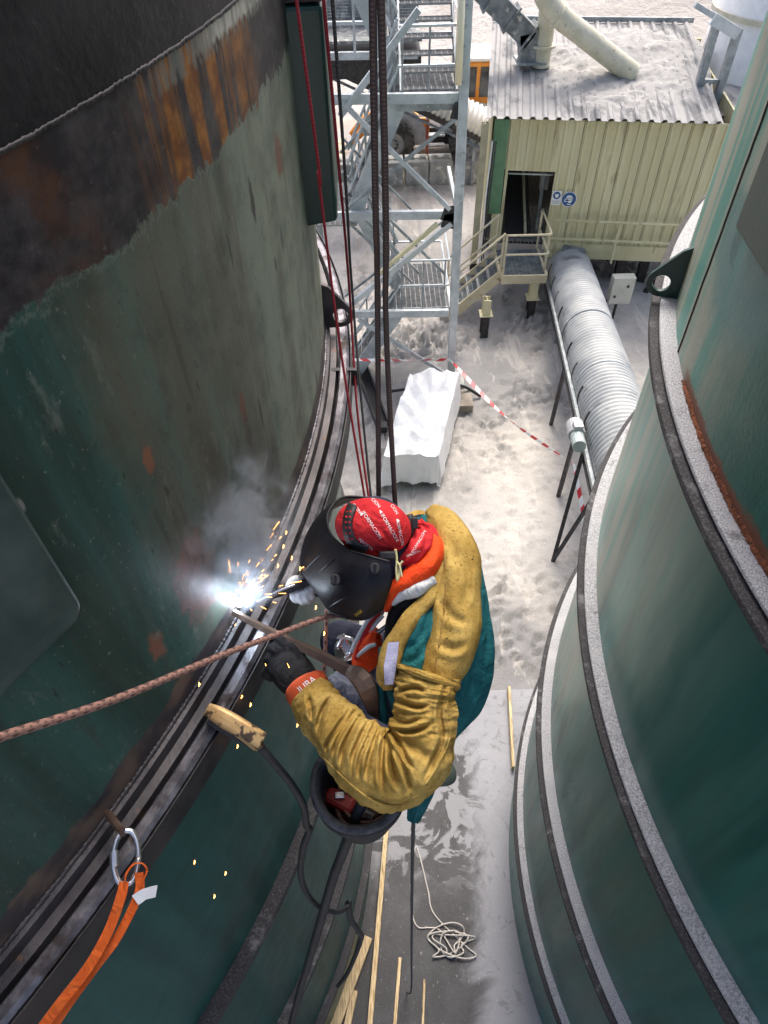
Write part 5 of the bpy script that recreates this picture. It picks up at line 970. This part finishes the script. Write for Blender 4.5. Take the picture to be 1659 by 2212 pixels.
cuff = loft([(652, 1470, 1.785, 30, .036), (656, 1477, 1.782, 44, .047), (665, 1490, 1.775, 47, .05), (673, 1500, 1.77, 46, .05)], 20, 48); CF = cuff.build('glove_cuff', CUFF, WP, smooth=True)
printed(cuff, 'JUBA', 663, 1479, 21, -38, 'lettering', PRINTW, CF, off=.002); printed(cuff, 'FORCE', 671, 1489, 7, -38, 'lettering', PRINTW, CF, off=.002)
g = MB(); g.tube(crom([G(690, 1258, 1.99), G(668, 1262, 1.985), G(650, 1268, 1.975)], 10), np.linspace(.032, .034, 10), 14, flat=.7)
for P in (((652, 1258, 1.965), (640, 1250, 1.955), (628, 1256, 1.955), (622, 1266, 1.965)), ((646, 1272, 1.96), (634, 1280, 1.955), (634, 1292, 1.96), (640, 1298, 1.965)), ((656, 1278, 1.96), (646, 1288, 1.955), (650, 1298, 1.955), (656, 1302, 1.965)), ((666, 1278, 1.96), (658, 1288, 1.955), (662, 1296, 1.955), (668, 1300, 1.965)), ((674, 1274, 1.965), (670, 1284, 1.96), (674, 1290, 1.96), (678, 1294, 1.97))):
    g.tube(crom([G(*p) for p in P], 12), np.linspace(.0125, .009, 12), 12); g.ball(G(*P[-1]), .009, None, 10, 8)
g.build('glove', WHITEGLOVE, WP, remesh=.0035, sm=3)
# harness hardware in the lap
MB().box(Tp(748, 1398, 1.90), (.028, .075, .012), (nrm(RM[:, 0]+.5*RM[:, 1]), nrm(RM[:, 1]-.5*RM[:, 0]), RM[:, 2])).build('belay_body', SILVER, WP, bevel=.006)
MB().tube(crom([Tp(x, y, 1.885) for x, y in ((728, 1402), (742, 1378), (762, 1384), (758, 1410), (744, 1424))], 24), .006, 8).build('belay_handle', SILVER, WP, smooth=True); MB().ball(Tp(742, 1404, 1.91), (.026, .036, .012), (RM[:, 0], RM[:, 1], RM[:, 2])).build('belay_side_plate', M('grey_side_plate', (.10, .11, .10), (.18, .19, .18), 20, .4, .5, .1), WP, smooth=True)
for P, r, mt in ((((822, 1322), (800, 1345), (780, 1390), (768, 1425)), .006, REDC), (((815, 1325), (792, 1345), (772, 1380), (758, 1410)), .006, REFL), (((828, 1330), (806, 1356), (788, 1400)), .005, WHITEP), (((838, 1350), (815, 1366), (800, 1366)), .006, SILVER)):
    MB().tube(crom([Tp(x, y, 1.80) for x, y in P], 24), r, 8).build('lanyard', mt, WP, smooth=True)
MB().tube(crom([Tp(x, y, 1.83) for x, y in ((790, 1345), (815, 1318), (828, 1312), (822, 1330), (798, 1356), (790, 1345))], 40), .0055, 8).build('karabiner', SILVER, WP, smooth=True)
for q, w_, d_ in (((745, 1505, 2.0), .06, .04), ((768, 1520, 1.96), .05, .05), ((735, 1480, 2.02), .045, .04)):   # crumpled gear pouch on the lap
    def cr(i, j, q=q, w_=w_): 
        a, e = i*2*math.pi, j*math.pi; r_ = 1+.35*fbm(math.cos(a)*1.5+q[0], math.sin(a)*math.sin(e)*1.5, 1, 3, e); return Tp(*q)+r_*(RM[:, 0]*w_*math.cos(a)*math.sin(e)+RM[:, 1]*w_*.9*math.sin(a)*math.sin(e)+RM[:, 2]*.03*math.cos(e))
    MB().grid(cr, 24, 14, True).build('gear_pouch', cloth('blue_grey_pouch', (.10, .11, .15), (.22, .23, .28)), WP, smooth=False)
# ------------------------------------------------------------------ things held and hung round the welder
RUSTYTOOL = M('brown_tool_steel', (.065, .042, .03), (.15, .10, .075), 14, .5, .4, .5, 60)
HMR = thing('chipping_hammer', 'long brown steel chipping hammer held in the black glove across the weld ring', 'hammer', Tp(640, 1390, 1.80))
P = [(503, 1322, 1.88), (560, 1352, 1.86), (625, 1384, 1.82), (700, 1420, 1.77), (768, 1458, 1.73)]; MB().tube(crom([Tp(*q) for q in P], 24), np.linspace(.0095, .0165, 24), 4, flat=.8, up0=-ray(640, 1390)+.9*RM[:, 0]).build('handle', RUSTYTOOL, HMR)
loft([(756, 1450, 1.725, 14, .016), (776, 1462, 1.71, 21, .022), (792, 1484, 1.71, 22, .022), (803, 1520, 1.73, 16, .017), (810, 1556, 1.75, 9, .006)], 9, 8, None, True, 5).build('hammer_head', RUSTYTOOL, HMR, bevel=.002)
TOR = thing('electrode_holder', 'black electrode holder in the pale glove pointing at the arc', 'welding torch', Tp(640, 1270, 1.93))
MB().tube(crom([Tp(x, y, t) for x, y, t in ((700, 1246, 1.95), (660, 1258, 1.935), (620, 1276, 1.925), (588, 1288, 1.915))], 24), np.linspace(.014, .0085, 24), 12).build('grip', BLACK, TOR, smooth=True); MB().tube(crom([Tp(x, y, t) for x, y, t in ((640, 1262, 1.915), (610, 1273, 1.91), (575, 1290, 1.908), (556, 1300, 1.905))], 16), .0045, 8).build('jaw', SILVER, TOR, smooth=True)
for k in range(6): q = Tp(602-4*k, 1281+1.9*k, 1.914); MB().cyl(q-RM[:, 0]*.0012, q+RM[:, 0]*.0012, .0105, 12).build('spring_coil', RUSTYTOOL, TOR)
MB().tube([Tp(575, 1288, 1.91), Tp(524, 1303, 1.90)], .0022, 8).build('electrode', DARK, TOR)
WLD = Tp(517, 1302, 1.895)
ARC = thing('welding_arc', 'blinding white welding arc at the end of the electrode', 'welding arc', WLD)
MB().ball(WLD, (.011, .011, .013), None, 16, 10).build('arc_core', emit('arc_light', (.75, .87, 1), 60), ARC, smooth=True)
pl = bpy.data.lights.new('arc_glow', 'POINT'); pl.energy = .5; pl.color = (.66, .80, 1); pl.shadow_soft_size = .012; plo = bpy.data.objects.new('arc_glow', pl); COL.objects.link(plo); plo.parent = ARC; plo.location = tuple(np.array(Tp(530, 1290, 1.81))-WLD)
# sparks: short glowing streaks flying from the arc and dripping below it
b = MB()
for _ in range(75):
    a = RNG.normal(-1.15, .42) if RNG.random() < .8 else RNG.uniform(-3, 3); r = abs(RNG.normal(0, 75))+8; x, y = 520+r*math.cos(a), 1298+r*math.sin(a); L_ = RNG.uniform(3, 9)+abs(RNG.normal(0, 9))*(RNG.random() < .5); t = 1.885-RNG.uniform(0, .10)-r*.0008
    b.tube([Tp(x, y, t), Tp(x+L_*math.cos(a+.2), y+L_*math.sin(a+.2), t)], [.0003, RNG.uniform(.0005, .0010)], 4)
for x, y, t in ((420, 1862, 2.0), (487, 1886, 2.05), (463, 1936, 2.1), (527, 1476, 1.9), (513, 1612, 1.9), (541, 1522, 1.9), (476, 1530, 1.85), (430, 1478, 1.8), (682, 1312, 1.8), (700, 1368, 1.85), (642, 1566, 1.95), (522, 1504, 1.88), (612, 1180, 1.8), (630, 1205, 1.8), (600, 1222, 1.8), (618, 1150, 1.8), (648, 1228, 1.8)):
    b.tube([Tp(x, y-4, t), Tp(x+1, y, t), Tp(x-1, y+5, t)], [.0006, .0020, .0006], 6)
sp = struct(b.build('welding_sparks', emit('spark_glow', (1, .40, .09), 5)), 'stuff'); tag(sp, 'bright orange sparks flying from the welding arc', 'sparks')
# welding smoke
n = NT('smoke_volume'); n.t.nodes.remove(n.b); pv = n.t.nodes.new('ShaderNodeVolumePrincipled'); n.t.links.new(pv.outputs[0], n.out.inputs['Volume']); pv.inputs['Color'].default_value = (.80, .88, .97, 1); pv.inputs['Anisotropy'].default_value = .2
v = n.vec('Object'); x, y, z = n.sep(v); rad = n.math('SQRT', n.math('ADD', n.mul(x, x), n.mul(y, y))); zz2 = n.math('ADD', n.math('MULTIPLY', z, .42), .07)
fall = n.mul(n.step(n.math('DIVIDE', rad, zz2), 1.0, .1), n.step(z, .03, .12), n.step(z, .46, .15)); ns = n.step(n.noise(n.vec('Object', (1, 1, .7)), 15, 5, .62, .7), .44, .72)
n.t.links.new(n.mul(fall, ns, 105), pv.inputs['Density']); SMK = n.m
b = MB(); P = [(.06, 0), (.10, .06), (.20, .25), (.24, .40), (.16, .47), (.0, .48)]; b.lathe([(0, 0)]+P, (0, 0), 32)
sm_ = b.build('welding_smoke', SMK); sm_.location = tuple(WLD+np.array([.03, .0, -.01])); sm_.rotation_euler = (-.16, -.02, 0); struct(sm_, 'stuff'); tag(sm_, 'thin bluish welding smoke drifting up the silo wall', 'smoke')
# earth clamp
CLAMPY = M('worn_brass_clamp', (.50, .30, .12), (.62, .42, .18), 14, .45, .35, .3, 90, c3=(.08, .05, .03), s3=34, t3=(.52, .62)); LILA = RM[:, 0]
EC = thing('earth_clamp', 'worn tan welding earth clamp gripping the edge of the ring', 'clamp', Tp(505, 1575, 1.80))
loft([(448, 1532, 1.80, 13, .012), (480, 1549, 1.79, 18, .016), (530, 1578, 1.785, 18, .016), (566, 1600, 1.79, 17, .015)], 24, 16, None, True, 3.2).build('upper_jaw', CLAMPY, EC, bevel=.001)
loft([(452, 1552, 1.825, 12, .012), (490, 1574, 1.825, 12, .012), (530, 1598, 1.82, 10, .010), (556, 1612, 1.815, 8, .01)], 24, 16, None, True, 3.2).build('lower_jaw', DARK, EC, bevel=.001)
MB().tube(crom([Tp(x, y, 1.805) for x, y in ((476, 1566), (505, 1582), (530, 1600), (552, 1618))], 20), .006, 8).build('copper_strap', CLAMPY, EC, smooth=True)
for k in range(5): MB().tube([Tp(486+7*k, 1566+5*k, 1.80)+RM[:, 0]*.007*math.cos(a)+RM[:, 2]*.007*math.sin(a) for a in np.linspace(0, 6.0, 12)], .0016, 6).build('spring_coil', SILVER, EC)
MB().cyl(Tp(556, 1604, 1.80), Tp(562, 1614, 1.805), .014, 14).build('cable_sleeve', CLAMPY, EC)
def cable(P, r, name, label, cat, mat=BLACK, m=80, jit=.0, grp=None):
    Q = crom([Tp(*p) for p in P], m); return tag(MB().tube(Q, r, 10).build(name, mat, smooth=True), label, cat, grp)
cable([(562, 1612, 1.805), (590, 1645, 1.85), (630, 1695, 1.95), (655, 1740, 2.05), (662, 1780, 2.15), (668, 1795, 2.2), (655, 1830, 2.35), (650, 1890, 2.6), (664, 1930, 2.8), (690, 1958, 2.95), (725, 1970, 3.05), (752, 1958, 3.1), (755, 1945, 3.1)], .0105, 'welding_cable', 'black welding cable hanging from the earth clamp in a long loop', 'cable')
cable([(782, 1735, 2.10), (765, 1775, 2.15), (745, 1830, 2.3), (722, 1890, 2.5), (704, 1950, 2.75), (694, 1985, 2.9), (672, 2060, 3.3), (645, 2150, 4.0), (625, 2230, 4.8), (600, 2330, 5.6)], .0165, 'welding_cable', 'thick black cable running out of the bucket and down past the silo rings', 'cable')
cable([(752, 1952, 3.1), (758, 1985, 3.3), (775, 2012, 3.6), (780, 2030, 4.2), (752, 2100, 5.0), (730, 2130, 5.4)], .013, 'welding_cable', 'short black cable end curling behind the hanging loop', 'cable')
# bucket
BKP = Tp(776, 1690, 2.12); BK = thing('tool_bucket', 'black rubber tool bucket hanging below the welder, coated with dust', 'bucket', BKP-UP*.25)
RB = .128; cxy = (BKP[0], BKP[1]); z0 = BKP[2]
MB().lathe([(0, z0-.24), (RB*.78, z0-.24), (RB*.95, z0-.06), (RB, z0), (RB-.012, z0), (RB*.93-.01, z0-.06), (RB*.75, z0-.225), (0, z0-.225)], cxy, 48).build('shell', BLACK, BK, smooth=True)
RUBBER = M('dusty_black_rim', (.03, .03, .034), (.10, .10, .11), 30, .6, 0, .4, 120); MB().tube([(cxy[0]+(RB+.004)*math.cos(a), cxy[1]+(RB+.004)*math.sin(a), z0) for a in np.linspace(0, 2*math.pi, 60)], .0115, 12).build('rim', RUBBER, BK, smooth=True); MB().lathe([(RB+.002, z0-.03), (RB+.012, z0-.035), (RB+.008, z0-.075), (RB-.006, z0-.07)], cxy, 48).build('side_band', BLACK, BK, smooth=True)
MB().tube(crom([(cxy[0]+RB*math.cos(2.2), cxy[1]+RB*math.sin(2.2), z0), (cxy[0]-.06, cxy[1]+.12, z0+.16), (cxy[0]+.08, cxy[1]+.14, z0+.16), (cxy[0]+RB*math.cos(.2), cxy[1]+RB*math.sin(.2), z0)], 24), .006, 8).build('handle', BLACK, BK, smooth=True)
p = Zp(735, 1732, z0-.13); RG = thing('hand_tool', 'red power tool lying inside the black bucket', 'tool', p); REDP = M('red_plastic', (.22, .012, .012), (.33, .02, .02), 20, .45, 0, .2); MB().box(p, (.10, .05, .045), (nrm((.9, -.5, .1)), nrm((.5, .9, 0)), UP)).build('housing', REDP, RG, bevel=.012); MB().box(p+(0, .01, .026), (.03, .02, .012)).build('vent', SILVER, RG, bevel=.003); MB().cyl(p+(.04, -.02, 0), p+(.10, -.05, .0), .018, 12).build('nose', DARK, RG)
p = Zp(790, 1725, z0-.12); tag(MB().tube([(p[0]+(.035+.0015*k)*math.cos(k*.42), p[1]+(.035+.0015*k)*math.sin(k*.42), p[2]+.01*math.sin(k*.3)) for k in range(50)], .006, 7).build('rope_coil', M('brown_rope', (.10, .05, .035), (.2, .11, .08), 60, .8, 0, .5), smooth=True), 'brown rope coiled up in the bottom of the black bucket', 'rope')
tag(MB().lathe([(0, z0-.2), (.09, z0-.2), (.085, z0-.16), (.03, z0-.15), (0, z0-.15)], cxy, 24).build('rag', M('rust_brown_rag', (.05, .022, .016), (.12, .05, .035), 20, .9, 0, .8), smooth=True), 'dark brown rag at the bottom of the black bucket', 'rag')
# ------------------------------------------------------------------ ropes
def rope_mat(name, a, b_, fleck, fr=55, flk=.85):
    n = NT(name); u, v_, _ = n.sep(n.tc.outputs['UV']); w1 = n.math('FRACT', n.math('ADD', n.math('MULTIPLY', u, fr), n.math('MULTIPLY', v_, 2))); w2 = n.math('FRACT', n.math('SUBTRACT', n.math('MULTIPLY', u, fr), n.math('MULTIPLY', v_, 2)))
    br = n.math('MULTIPLY', n.step(w1, .3, .5), n.step(w2, .3, .5)); c = n.mix(n.noise(n.tc.outputs['UV'], 20, 3), a, b_); c = n.mix(n.mul(br, flk), c, fleck); return n.fin(c, .8, 0, n.bump(n.math('ADD', w1, w2), .5, .002))
def rope(P, r, name, label, mat, m=120, n_=10, straight=False, cat='rope', par=None):
    Q = crom([Tp(*p) if len(p) == 3 and not isinstance(p, np.ndarray) else np.asarray(p) for p in P], m); L_ = np.r_[0, np.cumsum(np.linalg.norm(np.diff(Q, axis=0), axis=1))]
    b = MB().tube(Q, r, n_, False); b.uv = [(L_[i], k/n_) for i in range(m) for k in range(n_)]; o = b.build(name, mat, par, smooth=True); return tag(o, label, cat, 'ropes') if par is None else o
def up(p, q, z): p, q = np.asarray(p), np.asarray(q); return q+(q-p)*((z-q[2])/(q[2]-p[2]))
BRN = rope_mat('brown_black_rope', (.035, .024, .020), (.075, .05, .042), (.16, .10, .08), 150, .6); PNK = rope_mat('pink_brown_rope', (.25, .13, .10), (.34, .19, .15), (.05, .028, .024), 38); RED = rope_mat('red_rope', (.28, .012, .022), (.36, .02, .03), (.12, .005, .01), 120); BLKR = rope_mat('black_rope', (.02, .02, .022), (.05, .05, .05), (.09, .08, .075), 90); WHR = rope_mat('pale_rope', (.42, .40, .36), (.55, .52, .48), (.3, .28, .25), 60)
def hang(a, b_, r, lab, mat, mid=()):
    a3, b3 = Tp(*a), Tp(*b_); P = [up(b3, a3, 11.5), a3]+[Tp(*q) for q in mid]+[b3]; return rope([np.asarray(p) for p in P], r, 'rope', lab, mat)
hang((805, 0, 1.32), (818, 1086, 1.80), .0066, 'left of the two thick brown black ropes hanging above the welder', BRN, ((815, 600, 1.55),)); hang((823, 0, 1.32), (854, 1098, 1.80), .0066, 'right of the two thick brown black ropes hanging above the welder', BRN, ((834, 700, 1.6),))
hang((640, 0, 1.6), (792, 1100, 1.95), .0034, 'thin red rope crossing in front of the left silo wall', RED, ((690, 400, 1.75), (735, 750, 1.85))); hang((699, 0, 2.1), (800, 1100, 2.80), .0048, 'thin red rope passing behind the upper lifting lug of the left silo', RED, ((752, 590, 2.68), (772, 890, 2.75)))
hang((718, 0, 2.1), (804, 1100, 2.85), .0050, 'thin black rope hanging just right of the red ropes', BLKR, ((758, 590, 2.7), (779, 850, 2.78)))
rope([(-60, 1612, 1.02), (0, 1592, 1.06), (250, 1510, 1.22), (480, 1415, 1.45), (600, 1370, 1.58), (700, 1334, 1.69), (760, 1330, 1.75)], .0066, 'rope', 'pinkish brown rope pulled tight across the left silo to the welder', PNK, 140, 12); rope([(706, 1300, 1.86), (705, 1340, 1.86), (702, 1420, 1.9), (698, 1470, 1.95)], .0058, 'rope', 'short pinkish rope hanging straight down below the helmet', PNK, 40)
rope([(893, 1770, 2.15), (890, 1900, 2.8), (889, 2050, 4.2), (888, 2140, 5.6), np.array([.09, .85, 1.57])], .0060, 'rope', 'black rope tail hanging under the welder to the deck', BLKR, 90); MB
dk = lambda x, y, o=0: Zp(x, y, 1.562+o)
P = [dk(895, 1838), dk(900, 1830), dk(912, 1870), dk(925, 1925), dk(938, 1975)]
for k in range(44): a = k*.62; cx_, cy_ = (975+6*math.sin(k*.9), 2030+10*math.cos(k*.7)); r1 = 30+18*math.sin(k*.37+1); r2 = 34+14*math.cos(k*.53); P.append(dk(cx_+r1*math.cos(a)*(1.25 if k % 7 else .6), cy_+r2*math.sin(a), .012*(k % 4)))
P += [dk(950, 2010), dk(925, 2004), dk(905, 2004), dk(893, 1985), dk(888, 1940), dk(887, 1910)]
rope([np.asarray(p) for p in P], .0072, 'rope', 'loose pale rope coiled in a tangle on the deck', WHR, 700, 8)
# karabiner, pin, orange sling on the ring
KP = thing('karabiner', 'silver oval screw gate karabiner hanging from a pin on the left ring', 'karabiner', Tp(272, 1850, 1.66)); el = [(272+27*math.copysign(abs(math.cos(a))**.8, math.cos(a))-2*math.sin(a), 1852+58*math.sin(a)) for a in np.linspace(0, 2*math.pi, 60)]
MB().tube([Tp(x, y, 1.655) for x, y in el], .0058, 10).build('body', SILVER, KP, smooth=True); MB().cyl(Tp(247, 1838, 1.655), Tp(248, 1872, 1.655), .0095, 14).build('screw_sleeve', SILVER, KP)
tag(MB().cyl(Tp(232, 1756, 1.75), Tp(266, 1800, 1.65), .0085, 10).build('anchor_pin', RUSTYTOOL, bevel=.001), 'brown steel pin sticking out of the left ring above the karabiner', 'pin')
SLG = thing('sling', 'orange webbing sling looped through the karabiner, running off the bottom left', 'sling', Tp(200, 2050, 1.7)); ORW = cloth('orange_webbing', (.62, .10, .015), (.72, .14, .025), 40); wv = nrm(RM[:, 0]+.35*RM[:, 1])
MB().ribbon(crom([Tp(x, y, t) for x, y, t in ((268, 1905, 1.645), (262, 1935, 1.65), (235, 2010, 1.68), (190, 2090, 1.72), (120, 2180, 1.78), (40, 2290, 1.86))], 40), .020, .0025, wv).build('webbing', ORW, SLG); MB().ribbon(crom([Tp(x, y, t) for x, y, t in ((300, 1885, 1.64), (302, 1920, 1.65), (285, 1965, 1.67), (250, 2030, 1.70), (205, 2090, 1.74), (140, 2180, 1.80), (70, 2290, 1.88))], 40), .018, .0025, nrm(RM[:, 0]+.8*RM[:, 1])).build('webbing', ORW, SLG)
MB().ribbon(crom([Tp(x, y, t) for x, y, t in ((268, 1908, 1.645), (274, 1885, 1.635), (290, 1866, 1.63), (308, 1866, 1.632), (316, 1882, 1.64), (303, 1912, 1.65))], 40), .018, .0025, nrm(RM[:, 2]+.5*RM[:, 0]+.5*RM[:, 1])).build('webbing_loop', ORW, SLG); MB().ribbon(crom([Tp(x, y, t) for x, y, t in ((292, 1945, 1.655), (312, 1932, 1.65), (338, 1925, 1.66))], 10), .024, .0008, nrm(RM[:, 1]+.1*RM[:, 0])).build('label_tag', PRINTW, SLG)
# timber laid along the deck edge
def plank(p, q, w, h, label):
    p, q = np.asarray(p), np.asarray(q); return tag(MB().bar(p, q, w, h).build('timber_plank', TIMBER, bevel=.004), label, 'plank', 'pale timber strips on the deck')
plank(Zp(836, 1780, 1.60), Zp(796, 2250, 1.60), .045, .09, 'long narrow pale timber strip along the left edge of the deck'); plank(Zp(795, 2025, 1.60), Zp(712, 2250, 1.60), .09, .09, 'broad pale timber plank beside the left silo base'); plank(Zp(864, 2068, 1.565), Zp(850, 2250, 1.565), .03, .02, 'thin pale timber batten lying on the deck left of the rope tangle'); plank(Zp(917, 2115, 1.563), Zp(912, 2250, 1.563), .02, .015, 'thinnest timber splinter strip on the deck at the bottom edge'); plank(Zp(766, 2140, 1.59), Zp(742, 2260, 1.59), .06, .07, 'short pale timber offcut low between plank and strip at the bottom'); plank(Zp(1099, 1486, 1.60), Zp(1108, 1660, 1.60), .03, .1, 'pale edge board along the far right edge of the deck')
